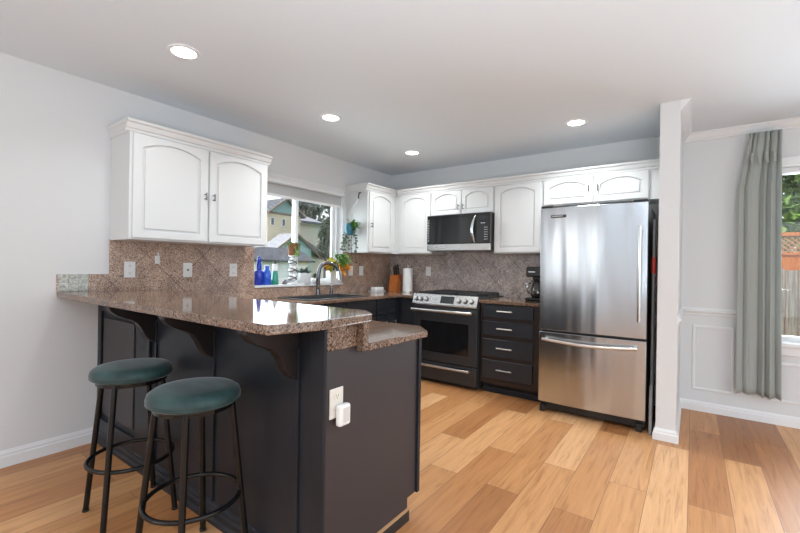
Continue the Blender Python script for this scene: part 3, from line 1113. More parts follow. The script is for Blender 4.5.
# slanted control fascia
b = new(); prism(b, [(RY, .828), (RY - .062, .828), (RY - .068, .842), (RY - .030, .944), (RY, .944)], 'x', XR0, XR1)
cp = obj('control_panel', b, M['steel_plain'], t, bevel=.003)
nrm = Vector((0, -.102, .038)).normalized()
upv = Vector((0, .038, .102)).normalized()
def cpt(x, s, d=0.0):                                        # point on the fascia: s 0..1 up the slope
    return Vector((x, RY - .068 + .038 * s, .842 + .102 * s)) + nrm * d
for i, xx in enumerate((.885, .945, 1.012, 1.400, 1.470, 1.540)):
    b = new()
    c0, c1 = cpt(xx, .47, .0), cpt(xx, .47, .010)
    tube(b, [c0, c1], .024, 18)
    k = obj('knob', b, M['black_steel'], cp, smooth=True, auto=40)
    b = new(); tube(b, [c1, cpt(xx, .47, .034)], [.019, .017], 18)
    obj('knob_cap', b, M['steel_bright'], k, smooth=True, auto=40)
b = new(); obox(b, cpt(1.205, .5, .001), (1, 0, 0), upv, nrm, .285, .080, .003)
ds = obj('display', b, M['steel_plain'], cp)
b = new(); obox(b, cpt(1.265, .5, .003), (1, 0, 0), upv, nrm, .155, .074, .003)
obj('screen', b, M['screen'], ds)
b = new()
for i in range(3):
    obox(b, cpt(1.085 + i * .035, .5, .0028), (1, 0, 0), upv, nrm, .012, .006, .001)
obj('touch_keys', b, M['grey'], ds)
b = new(); box(b, XR0 + .004, XR1 - .004, RY, -.02, .919, .9215)
obj('cooktop', b, M['black_steel'], t)
for gx in (XR0 + .03, XR0 + .272, XR0 + .514):
    b = new()
    x0, x1 = gx, gx + .222
    for xx in (x0, (x0 + x1) / 2 - .006, x1 - .012):
        box(b, xx, xx + .012, -.60, -.06, .944, .962)
    for yy in (-.60, -.47, -.335, -.20, -.072):
        box(b, x0, x1, yy, yy + .012, .944, .962)
    for xx in (x0, x1 - .012):
        for yy in (-.60, -.072):
            box(b, xx, xx + .012, yy, yy + .012, .9216, .945)
    obj('grate', b, M['iron'], t, bevel=.002)
for bx_, by_ in ((XR0 + .14, -.46), (XR0 + .14, -.2), (XR0 + .383, -.33), (XR1 - .14, -.46), (XR1 - .14, -.2)):
    b = new(); lathe(b, [(.045, .9216), (.045, .932), (.030, .938), (.002, .938)], (bx_, by_, 0), 20)
    obj('burner', b, M['iron'], t, smooth=True, auto=40)

# ------------------------------------------------------------------ microwave
t = thing('microwave', 'over-the-range microwave with dark glass door and steel handle', 'microwave', (1.22, -.2, 1.41))
MX0, MX1 = .8425, 1.6115
b = new(); box(b, MX0, MX1, -.385, -.0145, 1.418, 1.8145)
obj('body', b, M['black'], t, bevel=.003)
MF = face_y(-.385)
b = new(); plate(b, rect(MX0, MX1, 1.418, 1.488), [], MF, .0005, .028)
obj('bottom_trim', b, M['steel_plain'], t, bevel=.003)
b = new(); plate(b, rect(MX0, 1.455, 1.490, 1.812), [rect(MX0 + .035, 1.40, 1.515, 1.785)], MF, .0005, .028)
md = obj('door', b, M['black_glass'], t, bevel=.002)
b = new(); plate(b, rect(MX0 + .033, 1.402, 1.513, 1.787), [], MF, .002, .024)
obj('window', b, M['black_glass'], md)
b = new()
hp = [(1.437 - .018 * math.sin(math.pi * i / 12), -.385 - .032 - .028 * math.sin(math.pi * i / 12), 1.505 + .27 * i / 12) for i in range(13)]
tube(b, hp, [.009 + .009 * math.sin(math.pi * i / 12) for i in range(13)], 12)
tube(b, [hp[0], (1.437, -.405, 1.505)], .008, 8); tube(b, [hp[-1], (1.437, -.405, 1.775)], .008, 8)
obj('door_handle', b, M['chrome'], md, smooth=True)
b = new(); plate(b, rect(1.457, MX1, 1.490, 1.812), [], MF, .0005, .028)
pn = obj('control_panel', b, M['black_glass'], t, bevel=.002)
b = new()
MK = lambda u0, u1, v0, v1: plate(b, rect(u0, u1, v0, v1), [], MF, .0282, .0288)
MK(1.505, 1.525, 1.700, 1.708); MK(1.532, 1.552, 1.700, 1.708)
for r_ in range(6):
    for c_ in range(3):
        MK(1.545 + c_ * .014, 1.553 + c_ * .014, 1.53 + r_ * .025, 1.536 + r_ * .025)
obj('key_symbols', b, M['glow'], pn)
b = new(); plate(b, rect(1.49, 1.57, 1.745, 1.775), [], MF, .0282, .0290)
obj('clock_display', b, M['screen'], pn)
b = new()
for i in range(9):
    plate(b, rect(MX0 + .012, MX0 + .028, 1.52 + i * .029, 1.538 + i * .029), [], MF, .0282, .0295)
obj('side_vents', b, M['steel_plain'], md)
b = new(); box(b, .95, 1.15, -.30, -.08, 1.414, 1.4175); box(b, 1.30, 1.50, -.30, -.08, 1.414, 1.4175)
obj('grease_filter', b, M['steel_plain'], t)

# ------------------------------------------------------------------ refrigerator
FX0, FX1 = 2.246, 3.044
t = thing('refrigerator', 'stainless bottom-freezer refrigerator in the alcove beside the partition', 'refrigerator', (2.645, -.4, 0))
b = new(); box(b, FX0 + .004, FX1 - .004, -.745, -.03, .065, 1.745)
obj('body', b, M['fridge_side'], t, bevel=.004)
def fridge_door(z0, z1, name):
    bm = new()
    n = 16
    pts = []
    for i in range(n + 1):
        s = i / n
        pts.append((FX0 + (FX1 - FX0) * s, -.808 - .011 * (1 - (2 * s - 1) ** 2)))
    pts += [(FX1, -.752), (FX0, -.752)]
    prism(bm, pts, 'z', z0, z1)
    return obj(name, bm, M['steel'], t, smooth=True, auto=30, bevel=.004)
du = fridge_door(.712, 1.752, 'door')
dl = fridge_door(.095, .694, 'freezer_drawer')
b = new()
tube(b, [(2.998, -.860, .845), (2.998, -.868, .95), (2.998, -.870, 1.2), (2.998, -.868, 1.46), (2.998, -.860, 1.565)], .0125, 14)
for zz in (.86, 1.55):
    tube(b, [(2.998, -.862, zz), (2.998, -.806, zz)], .010, 10)
obj('door_handle', b, M['steel_bright'], du, smooth=True, auto=40)
b = new()
tube(b, [(2.29 + (2.99 - 2.29) * i / 16, -.866 - .012 * math.sin(math.pi * i / 16), .640 - .018 * math.sin(math.pi * i / 16)) for i in range(17)], .0125, 14)
for xx in (2.31, 2.97):
    tube(b, [(xx, -.866, .638), (xx, -.803, .638)], .010, 10)
obj('drawer_handle', b, M['steel_bright'], dl, smooth=True, auto=40)
b = new(); box(b, 2.335, 2.458, -.825, -.806, 1.664, 1.689)
bd = obj('badge', b, M['badge'], du, bevel=.004)
b = new()
xx = 2.345
for wd in (.010, .005, .009, .011, .008, .010, .009, .006, .009):
    box(b, xx, xx + wd - .003, -.8256, -.8248, 1.672, 1.681); xx += wd + .0015
obj('badge_lettering', b, M['steel_bright'], bd)
b = new(); box(b, FX0 + .02, FX1 - .02, -.775, -.70, 1.7455, 1.765); box(b, FX0 + .002, FX0 + .10, -.80, -.70, 1.754, 1.772)
box(b, FX1 - .10, FX1 - .002, -.80, -.70, 1.754, 1.772)
obj('hinge_cover', b, M['black'], t, bevel=.003)
b = new(); box(b, FX0 + .01, FX1 - .01, -.762, -.7, .028, .088)
obj('kick_grille', b, M['black'], t)
for xx in (FX0 + .03, FX1 - .045):
    b = new(); box(b, xx - .022, xx + .022, -.795, -.74, .002, .062)
    obj('foot', b, M['black'], t, bevel=.006)
for xx in (FX0 + .05, FX1 - .05):
    b = new(); box(b, xx - .02, xx + .02, -.12, -.07, .0, .064)
    obj('foot', b, M['black'], t)
b = new(); box(b, FX0 + .008, FX1 - .008, -.7525, -.7455, .10, 1.74)
obj('door_gasket', b, M['black'], t)

# broom in the gap
t = thing('broom', 'grey broom with a red grip standing between refrigerator and partition', 'broom', (3.075, -.72, 0))
b = new(); tube(b, [(3.076, -.735, .30), (3.079, -.735, 1.62)], .0105, 10)
obj('pole', b, M['brushgrey'], t, smooth=True, auto=40)
b = new(); tube(b, [(3.0785, -.735, 1.21), (3.0788, -.735, 1.33)], .0145, 12)
obj('grip', b, M['red'], t, smooth=True, auto=40)
b = new(); prism(b, [(-.80, .0), (-.67, .0), (-.69, .26), (-.72, .36), (-.75, .36), (-.78, .26)], 'x', 3.064, 3.084)
obj('bristles', b, M['grey'], t, bevel=.004)

# ------------------------------------------------------------------ things on the worktops
t = thing('knife_block', 'reddish wooden knife block with dark handled knives on the corner worktop', 'knife block', (.245, -.22, .916))
b = new(); prism(b, [(-.27, .9162), (-.165, .9162), (-.145, 1.140), (-.24, 1.118)], 'x', .185, .305)
obj('block', b, M['block_wood'], t, bevel=.004)
for i, (kx, ky, kz) in enumerate(((.205, -.165, 1.135), (.24, -.165, 1.135), (.275, -.165, 1.135), (.21, -.21, 1.122), (.245, -.21, 1.122), (.28, -.21, 1.122))):
    b = new(); tube(b, [(kx, ky, kz - .01), (kx, ky - .02, kz + .055), (kx, ky - .034, kz + .10 + .012 * (i % 3))], [.009, .010, .009], 8)
    obj('knife_handle', b, M['black'] if i % 3 else M['steel_bright'], t, smooth=True, auto=40)
t = thing('paper_towel_holder', 'white paper towel roll on an upright holder next to the knife block', 'paper towel', (.435, -.20, .916))
b = new(); lathe(b, [(.075, .9162), (.075, .926), (.06, .930)], (.435, -.2, 0), 28); obj('base', b, M['steel_bright'], t, smooth=True, auto=40)
b = new(); lathe(b, [(.018, .931), (.062, .931), (.0625, 1.212), (.018, 1.212)], (.435, -.2, 0), 32); obj('paper_roll', b, M['paper'], t, smooth=True, auto=40)
b = new(); tube(b, [(.435, -.2, .93), (.435, -.2, 1.235)], .006, 8); lathe(b, [(.004, 1.23), (.011, 1.238), (.011, 1.247), (.003, 1.253)], (.435, -.2, 0), 12)
obj('rod', b, M['steel_bright'], t, smooth=True, auto=40)
t = thing('butter_dish', 'low white covered dish on the worktop left of the knife block', 'dish', (.10, -.42, .916))
b = new(); box(b, .05, .17, -.50, -.30, .9162, .926); obj('tray', b, M['pot_white'], t, bevel=.004)
b = new(); box(b, .06, .16, -.48, -.32, .9265, .972); obj('lid', b, M['pot_white'], t, bevel=.016, segs=4)

t = thing('coffee_maker', 'black coffee maker with glass carafe against the refrigerator', 'coffee maker', (2.09, -.27, .916))
b = new(); box(b, 1.985, 2.195, -.42, -.16, .9162, .948); obj('base', b, M['gloss_black'], t, bevel=.012, segs=3)
b = new(); box(b, 1.995, 2.185, -.23, -.165, .9485, 1.235); obj('water_tank', b, M['gloss_black'], t, bevel=.01)
b = new(); box(b, 1.990, 2.19, -.41, -.2305, 1.150, 1.250); hd = obj('brew_head', b, M['gloss_black'], t, bevel=.012, segs=3)
b = new(); box(b, 2.015, 2.08, -.4135, -.4105, 1.195, 1.205); obj('chrome_bar', b, M['chrome'], hd)
b = new(); lathe(b, [(.055, .9487), (.072, .965), (.074, 1.02), (.055, 1.085), (.045, 1.10)], (2.085, -.325, 0), 24); cf = obj('carafe', b, M['coffee_glass'], t, smooth=True, auto=50)
b = new(); lathe(b, [(.048, 1.10), (.05, 1.118), (.03, 1.126), (.002, 1.126)], (2.085, -.325, 0), 24); obj('carafe_lid', b, M['black'], cf, smooth=True, auto=50)
b = new(); lathe(b, [(.0752, .992), (.0752, 1.012)], (2.085, -.325, 0), 24, cap=False); obj('band', b, M['chrome'], cf, smooth=True)
b = new(); tube(b, [(2.03, -.375, 1.09), (2.005, -.40, 1.08), (2.0, -.405, 1.02), (2.02, -.385, .985)], .008, 8); obj('carafe_handle', b, M['chrome'], cf, smooth=True)

# ------------------------------------------------------------------ things on the window sill
ZS = WZ0 + .0125


def bottle(label, y, x, prof, m, cap_prof=None, cap_m='black', cat='bottle'):
    t = thing('bottle', label, cat, (x, y, ZS))
    b = new(); lathe(b, [(r, ZS + h) for r, h in prof], (x, y, 0), 24)
    obj('glass', b, M[m], t, smooth=True, auto=50)
    if cap_prof:
        b = new(); lathe(b, [(r, ZS + h) for r, h in cap_prof], (x, y, 0), 16)
        obj('cap', b, M[cap_m], t, smooth=True, auto=50)
    return t


bottle('tall ribbed cobalt blue bottle, leftmost on the window sill', -2.015, -.035,
       [(.040, .0), (.043, .005), (.043, .12), (.040, .132), (.022, .145), (.026, .155), (.022, .165), (.026, .178), (.022, .19), (.024, .20), (.019, .21), (.020, .24), (.015, .25)], 'blue_glass',
       [(.014, .2505), (.014, .268), (.004, .275)], 'blue_glass')
bottle('lighter blue round-shouldered bottle second from the left on the window sill', -1.930, -.030,
       [(.036, .0), (.040, .005), (.040, .10), (.034, .13), (.020, .15), (.020, .172), (.024, .175), (.024, .185), (.018, .186)], 'blue2')
t = bottle('green and clear soap bottle with a dark pump beside the blue bottles', -1.835, -.030,
       [(.034, .0), (.037, .005), (.034, .05), (.026, .12), (.022, .135)], 'green_bottle', [(.016, .1355), (.016, .215), (.010, .22), (.010, .235), (.018, .236), (.018, .244), (.004, .245)])
b = new(); lathe(b, [(.028, ZS + .1357), (.027, ZS + .19), (.022, ZS + .205)], (-.030, -1.835, 0), 20, cap=False)
obj('clear_sleeve', b, M['pot_white'], t, smooth=True)


def leaf(bm, p, d, up, L, W, n=4, droop=.3):
    """pointed curved leaf from p along d"""
    d, up = Vector(d).normalized(), Vector(up).normalized()
    s = d.cross(up)
    if s.length < .05:
        s = Vector((1, 0, 0))
    s.normalize()
    up = s.cross(d)
    prev = None
    for i in range(n + 1):
        k = i / n
        c = Vector(p) + d * (L * k) - up * (droop * L * k * k)
        wd = W * math.sin(math.pi * min(.97, k * .85 + .12)) * .5
        l, m_, r = bm.verts.new(c - s * wd + up * wd * .35), bm.verts.new(c), bm.verts.new(c + s * wd + up * wd * .35)
        if prev:
            bm.faces.new((prev[0], prev[1], m_, l)); bm.faces.new((prev[1], prev[2], r, m_))
        prev = (l, m_, r)


def rnd_dir(zmin=-.2, zmax=1.0):
    a = random.uniform(0, 2 * math.pi); z = random.uniform(zmin, zmax)
    q = math.sqrt(max(0, 1 - z * z)) if abs(z) < 1 else .1
    return Vector((q * math.cos(a), q * math.sin(a), z))


# small clutter: little dark pebbles/figures near the vase
for yy, hh in ((-1.735, .035), (-1.715, .05)):
    b = new(); lathe(b, [(.012, ZS), (.017, ZS + hh * .3), (.010, ZS + hh * .7), (.012, ZS + hh * .85), (.003, ZS + hh)], (-.02, yy, 0), 14)
    o = obj('figurine', b, M['brushgrey'], None, smooth=True)
    tag(o, 'tiny grey figurine left of the beaded stand, %s' % ('nearer the soap bottle' if hh < .04 else 'nearer the beaded stand'), 'figurine')

# beaded white stand with a woven planter on top
t = thing('plant_stand', 'white beaded candle stand on the sill carrying a woven planter', 'stand', (-.03, -1.62, ZS))
b = new()
prof = [(.060, 0), (.060, .006), (.030, .016), (.014, .026)]
for i in range(3):
    z = .026 + i * .082
    for k in range(9):
        a = math.pi * k / 8
        prof.append((.013 + .029 * math.sin(a), z + .078 * (1 - math.cos(a)) / 2))
prof += [(.013, .276), (.042, .288), (.043, .294)]
lathe(b, [(r, ZS + h) for r, h in prof], (-.03, -1.62, 0), 24)
obj('stem', b, M['pot_white'], t, smooth=True, auto=50)
b = new()
for i in range(3):
    z = .065 + i * .082
    for q in (-.9, .9):
        tube(b, [(-.03 + .0425 * math.cos(a_ * math.pi / 8), -1.62 + .0425 * math.sin(a_ * math.pi / 8), ZS + z + .022 * q * math.sin(a_ * math.pi / 8)) for a_ in range(16)], .005, 6, closed=True)
obj('dark_bands', b, M['tongs'], t, smooth=True)
t = thing('planter', 'brown woven planter with green sprigs on top of the beaded stand', 'planter', (-.03, -1.62, ZS + .2945))
b = new(); lathe(b, [(.044, ZS + .295), (.054, ZS + .395), (.058, ZS + .420), (.052, ZS + .420), (.046, ZS + .405)], (-.03, -1.62, 0), 20)
obj('pot', b, M['terracotta'], t, smooth=True, auto=50)
b = new()
for i in range(50):
    d = rnd_dir(-.1, .9)
    leaf(b, Vector((-.03, -1.62, ZS + .412)) + Vector((d.x, d.y, 0)) * .044, d, (0, 0, 1), random.uniform(.03, .055), .018, 3, .6)
for i in range(26):
    a = random.uniform(-.4, 2.4)
    leaf(b, (-.03 + .062 * math.cos(a), -1.62 + .062 * math.sin(a), ZS + .41 - random.uniform(0, .09)), (.5 * math.cos(a), .5 * math.sin(a), -1), (math.cos(a), math.sin(a), .3), .05, .018, 3, .2)
obj('foliage', b, M['leaf'], t)


def potted(name, label, x, y, r0_, r1_, h, leafm, fol, square=False, cat='plant'):
    t = thing(name, label, cat, (x, y, ZS))
    b = new()
    if square:
        box(b, x - r0_, x + r0_, y - r1_, y + r1_, ZS, ZS + h)
        obj('pot', b, M['pot_white'], t, bevel=.004)
        b = new(); box(b, x - r0_ + .008, x + r0_ - .008, y - r1_ + .008, y + r1_ - .008, ZS + h + .0003, ZS + h + .003)
    else:
        lathe(b, [(r0_, ZS), (r0_ + .003, ZS + .004), (r1_, ZS + h), (r1_ - .006, ZS + h), (r1_ - .008, ZS + h - .012)], (x, y, 0), 28)
        obj('pot', b, M['pot_white'], t, smooth=True, auto=50)
        b = new(); lathe(b, [(.002, ZS + h - .011), (r1_ - .008, ZS + h - .011)], (x, y, 0), 24)
    obj('soil', b, M['soil'], t)
    b = new()
    fol(b, Vector((x, y, ZS + h)))
    obj('foliage', b, leafm, t)
    return t


def bushy(n, L, W, spread):
    def f(b, c):
        for i in range(n):
            d = rnd_dir(.15, 1)
            leaf(b, c + Vector((random.uniform(-1, 1), random.uniform(-1, 1), 0)) * spread, d, (0, 0, 1), random.uniform(.6, 1) * L, W, 3, .35)
    return f


potted('potted_plant', 'grey-green leafy plant in a round white pot in the middle of the sill', -.02, -1.465, .058, .070, .115, M['leaf_grey'], bushy(60, .085, .026, .045))


def succ(b, c):
    for k in range(26):
        a = k * 2.4
        el = .25 + .05 * k
        d = Vector((math.cos(a) * math.cos(el), math.sin(a) * math.cos(el), math.sin(el)))
        leaf(b, c, d, (0, 0, 1), .062, .016, 3, -.15)


t = thing('succulent', 'dark spiky succulent in a small rounded white pot left of the faucet', 'plant', (.0, -1.33, ZS))
b = new(); lathe(b, [(.030, ZS), (.046, ZS + .018), (.048, ZS + .035), (.036, ZS + .056), (.026, ZS + .058), (.024, ZS + .05)], (-.005, -1.33, 0), 24)
obj('pot', b, M['pot_white'], t, smooth=True, auto=60)
b = new(); succ(b, Vector((-.005, -1.33, ZS + .052)))
obj('foliage', b, M['leaf_dark'], t)

# croton in a white cube planter
t = thing('croton_plant', 'plant with large orange and yellow leaves in a white cube pot behind the faucet', 'plant', (-.005, -1.03, ZS))
b = new(); box(b, -.07, .02, -1.115, -.965, ZS, ZS + .135)
obj('pot', b, M['pot_white'], t, bevel=.006)
b = new(); box(b, -.060, .010, -1.105, -.975, ZS + .1353, ZS + .138); obj('soil', b, M['soil'], t)
cpos = Vector((-.02, -1.04, ZS + .138))
stems = new(); og = new(); yl = new(); gn = new()
random.seed(21)
for i, (dy, dz, which) in enumerate(((-.17, .10, 'y'), (-.20, .055, 'y'), (-.12, .13, 'y'), (.11, .06, 'o'), (.13, .02, 'o'), (.07, .12, 'g'), (.0, .16, 'g'), (-.05, .17, 'g'), (.12, .13, 'g'),
                                     (-.23, .09, 'o'), (.05, .02, 'o'), (-.08, .08, 'y'), (.09, .09, 'o'), (.03, .19, 'g'))):
    tip = cpos + Vector((random.uniform(.05, .10), dy * (.62 if dy < 0 else .35), dz))
    tube(stems, [cpos, (cpos + tip) / 2 + Vector((0, 0, .02)), tip], .0025, 6)
    tgt = {'y': yl, 'o': og, 'g': gn}[which]
    d = Vector((random.uniform(.3, .7), dy * (4 if dy < 0 else 2) + random.uniform(-.2, .2), random.uniform(-.3, .3)))
    leaf(tgt, tip, d, (.6, 0, .8), .135, .075, 5, .25)
    leaf(tgt, tip, (d.x, d.y * .5, d.z - .6), (.8, 0, .5), .10, .060, 5, .2)
obj('stems', stems, M['leaf_dark'], t, smooth=True)
obj('orange_leaves', og, M['leaf_orange'], t); obj('yellow_leaves', yl, M['leaf_yellow'], t); obj('green_leaves', gn, M['leaf'], t)

# ------------------------------------------------------------------ hanging plant on the side of the corner wall cabinet
random.seed(5)
hx, hy = .155, -.945
t = thing('hanging_plant', 'trailing plant in a blue pot hanging on cords by the corner wall cabinet', 'plant', (hx, hy, 1.58))
b = new(); lathe(b, [(.030, 1.585), (.050, 1.60), (.060, 1.64), (.060, 1.68), (.052, 1.712), (.046, 1.712)], (hx - .02, hy, 0), 24)
obj('pot', b, M['pot_blue'], t, smooth=True, auto=60)
b = new(); tube(b, [(.205, -.8465, 2.075), (.205, -.872, 2.072), (.204, -.882, 2.03), (.203, -.880, 2.0)], .007, 8)
obj('wall_hook', b, M['tongs'], t, smooth=True)
b = new()
for dx, dy in ((-.05, 0), (.04, .03), (.04, -.03)):
    tube(b, [(.203, -.882, 2.01), (hx - .02 + dx * .9, hy + dy, 1.80), (hx - .02 + dx, hy + dy, 1.70)], .0028, 6)
obj('cords', b, M['cord'], t, smooth=True)
b = new()
for i in range(110):
    d = rnd_dir(-.5, .9)
    leaf(b, (hx + .025 + random.uniform(-.04, .06), hy + random.uniform(-.04, .04), 1.70 + random.uniform(-.05, .03)), d, (0, 0, 1), random.uniform(.035, .065), .026, 3, .5)
obj('crown_leaves', b, M['leaf'], t)
st = new(); lv = new()
for ex, ey, ez in ((-.10, -.02, 1.42), (.10, -.01, 1.40), (-.06, -.04, 1.36), (.06, -.04, 1.33), (.02, -.05, 1.33), (.12, -.03, 1.27), (-.11, .02, 1.50), (-.03, -.05, 1.31)):
    p0 = Vector((hx - .01, hy, 1.71)); p2 = Vector((hx - .01 + ex, hy + ey, ez))
    p1 = Vector((p2.x * .9 + p0.x * .1, p2.y, 1.66))
    path = []
    for k in range(13):
        s = k / 12
        path.append(p0 * (1 - s) ** 2 + p1 * 2 * s * (1 - s) + p2 * s * s)
    tube(st, path, .0016, 5)
    for k in range(3, 13):
        for _ in range(1 if k % 2 else 2):
            d = rnd_dir(-.9, .2)
            leaf(lv, path[k], d, (0, -1, .3), random.uniform(.022, .036), .020, 3, .3)
obj('trailing_stems', st, M['leaf_dark'], t, smooth=True)
obj('trailing_leaves', lv, M['leaf_dark'], t)

# ------------------------------------------------------------------ curtain
t = thing('curtain', 'pleated sage grey curtain hanging beside the dining window', 'curtain', (3.76, .03, 0))
b = new()
NZ, NX = 44, 150
grid = []
for j in range(NZ + 1):
    z = .235 + (2.372 - .235) * j / NZ
    q = (z - .235) / (2.372 - .235)
    xl = 3.622
    if z > 1.93:
        k = (z - 1.93) / (2.36 - 1.93)
        xl = 3.622 + .060 * min(1, k) ** 0.9
    xr = 3.898 - .014 * q
    row = []
    for i in range(NX + 1):
        s = i / NX
        g = (s + .055 * math.sin(2 * math.pi * 1.3 * s + .6) + .03 * math.sin(2 * math.pi * 2.7 * s + 2.0 + .7 * q)) 
        low = 1 - .70 * max(0, (q - .82) / .18)
        amp = .034 * low * (.65 + .35 * math.sin(2.2 + 7.5 * s))
        ph = 2 * math.pi * (4.1 * g + .05 * math.sin(2.5 * q))
        x = xl + (xr - xl) * (s + .028 * math.sin(2 * ph) * low)
        y = .016 - amp * math.sin(ph) - .006 * math.sin(2 * ph + 1.2) - .012 * math.sin(2 * math.pi * 1.4 * s + 1.0 + 2 * q) * (1 - q)
        if q > .93:
            y += .004 * math.sin(2 * math.pi * 8 * s) * min(1, (q - .93) / .03)
        zz = z - (.012 * s if j == 0 else 0) - (.010 * math.sin(ph) * (1 - q) if j < 3 else 0)
        row.append(b.verts.new((x, y, zz)))
    grid.append(row)
for j in range(NZ):
    for i in range(NX):
        b.faces.new((grid[j][i], grid[j][i + 1], grid[j + 1][i + 1], grid[j + 1][i]))
o = obj('panel', b, M['curtain'], t, smooth=True)
sm = o.modifiers.new('solid', 'SOLIDIFY'); sm.thickness = .003; sm.offset = 0
b = new()
for xx in (3.70, 3.745, 3.79, 3.835):
    prism(b, [(xx - .009, 2.20), (xx + .007, 2.20), (xx + .012, 2.115), (xx, 2.10), (xx - .010, 2.15)], 'y', -.026, -.020)
obj('pinch_tabs', b, M['curtain'], t, bevel=.003)
b = new(); box(b, 3.70, 3.87, .05, .062, 2.335, 2.365); box(b, 3.71, 3.73, .062, .0995, 2.34, 2.36); box(b, 3.83, 3.85, .062, .0995, 2.34, 2.36)
obj('curtain_track', b, M['trim'], t)

# ------------------------------------------------------------------ outside
b = new(); box(b, -60, 40, .6, 60, -.62, -.45); box(b, -60, -.6, -30, .6, -.62, -.45)
o = struct('ground', b, M['lawn'])


def siding(bm, axis, a, u0, u1, z0, z1, step=.16, out=1):
    """lap siding: stacked slightly tilted boards on a face"""
    z = z0
    while z < z1 - .01:
        zt = min(z + step, z1)
        if axis == 'x':
            prism(bm, [(a, z), (a + out * .03, z), (a + out * .008, zt), (a, zt)], 'y', u0, u1)
        z = zt


def gable_siding(bm, a, yc, half, z0, zp, step=.16):
    z = z0
    while z < zp - .05:
        k0 = 1 - (z - z0) / (zp - z0)
        prism(bm, [(a, z), (a + .03, z), (a + .008, min(z + step, zp)), (a, min(z + step, zp))], 'y', yc - half * k0, yc + half * k0)
        z += step


def roof_pair(bm, x0, x1, yc, half, z0, zp, th=.14, over=.25):
    sl = (zp - z0) / half
    for s in (-1, 1):
        pts = [(yc, zp), (yc + s * (half + over), z0 - sl * over), (yc + s * (half + over), z0 - sl * over + th), (yc, zp + th)]
        prism(bm, pts, 'x', x0, x1)


t = thing('house', 'neighbouring house with teal gable over cream siding seen through the left window pane', 'house', (-27, 17.1, -.45))
b = new(); box(b, -30, -24, 15.5, 18.8, -.45, 5.35); prism(b, [(15.5, 5.35), (18.8, 5.35), (17.15, 6.55)], 'x', -30, -24)
obj('core', b, M['cream_siding'], t)
b = new(); siding(b, 'x', -24, 15.5, 18.8, -.4, 5.35, .26); obj('wall_siding', b, M['cream_siding'], t)
b = new(); gable_siding(b, -24, 17.15, 1.65, 5.45, 6.55, .2); obj('gable', b, M['teal_siding'], t)
b = new(); box(b, -24, -23.9, 15.4, 18.9, 5.32, 5.46); obj('trim_band', b, M['fascia'], t)
b = new(); roof_pair(b, -30, -23.6, 17.15, 1.65, 5.40, 6.62, .10); obj('roof', b, M['shingle_dark'], t)
b = new()
for s in (-1, 1):
    prism(b, [(17.15, 6.60), (17.15 + s * 1.9, 5.22), (17.15 + s * 1.9, 5.36), (17.15, 6.76)], 'x', -23.58, -23.5)
obj('bargeboard', b, M['fascia'], t)
for yy in (15.95, 17.05):
    b = new(); box(b, -23.97, -23.93, yy - .18, yy + .18, 4.35, 5.0); wf = obj('window', b, M['trim'], t)
    b = new(); box(b, -23.93, -23.91, yy - .12, yy + .12, 4.41, 4.94); obj('pane', b, M['housewin'], wf)

t = thing('porch', 'lower grey-roofed teal gabled annex in front of the cream house', 'house', (-22, 16.2, -.45))
b = new(); box(b, -23.4, -21.6, 14.5, 17.95, -.45, 2.4); prism(b, [(14.5, 2.4), (17.95, 2.4), (16.23, 3.55)], 'x', -23.4, -21.6)
obj('core', b, M['teal_siding'], t)
b = new(); gable_siding(b, -21.6, 16.23, 1.7, 2.4, 3.5, .2); siding(b, 'x', -21.6, 14.5, 17.95, -.4, 2.4, .2); obj('gable', b, M['teal_siding'], t)
b = new(); roof_pair(b, -23.4, -21.3, 16.23, 1.72, 2.42, 3.58, .10); obj('roof', b, M['shingle'], t)
b = new()
for s in (-1, 1):
    prism(b, [(16.23, 3.55), (16.23 + s * 1.95, 2.24), (16.23 + s * 1.95, 2.38), (16.23, 3.70)], 'x', -21.28, -21.2)
obj('bargeboard', b, M['fascia'], t)

t = thing('garage', 'low dark-roofed outbuilding with pale walls below the teal gable', 'house', (-18.5, 12.6, -.45))
b = new(); box(b, -20.5, -17.6, 10.0, 14.2, -.45, 1.5); obj('walls', b, M['pale_siding'], t)
b = new(); siding(b, 'x', -17.6, 10.0, 14.2, -.4, 1.45, .2); obj('wall_siding', b, M['pale_siding'], t)
b = new(); prism(b, [(-17.3, 1.40), (-17.3, 1.52), (-19.05, 2.36), (-20.8, 1.52), (-20.8, 1.40), (-19.05, 2.22)], 'y', 9.7, 14.5)
obj('roof', b, M['shingle_dark'], t)
b = new(); box(b, -17.57, -17.54, 12.9, 13.9, -.3, 1.2); obj('garage_door', b, M['trim'], t)

t = thing('house', 'beige house with a slate roof seen through the right window pane', 'house', (-29, 22, -.45))
b = new(); box(b, -32, -26, 20.2, 26.0, -.45, 5.35); obj('core', b, M['beige_siding'], t)
b = new(); siding(b, 'x', -26, 20.2, 26.0, -.4, 5.3, .3); obj('wall_siding', b, M['beige_siding'], t)
b = new(); prism(b, [(-25.5, 5.15), (-25.5, 5.28), (-29, 6.35), (-32.5, 5.28), (-32.5, 5.15), (-29, 6.2)], 'y', 20.3, 23.1); obj('roof', b, M['shingle'], t)
b = new(); box(b, -25.55, -25.45, 20.2, 26, 5.08, 5.28); obj('gutter', b, M['dark_eave'], t)
t = thing('house_wing', 'lower slate gabled wing standing before the beige house', 'house', (-24.5, 21, -.45))
b = new(); box(b, -25.9, -24.6, 19.25, 22.9, -.45, 1.85); obj('core', b, M['beige_siding'], t)
b = new(); prism(b, [(19.2, 2.45), (19.2, 2.65), (19.75, 3.35), (22.4, 2.45), (23.2, 1.9), (23.2, 1.75), (22.3, 2.2), (19.75, 3.1)], 'x', -25.95, -24.3); obj('roof', b, M['shingle'], t)
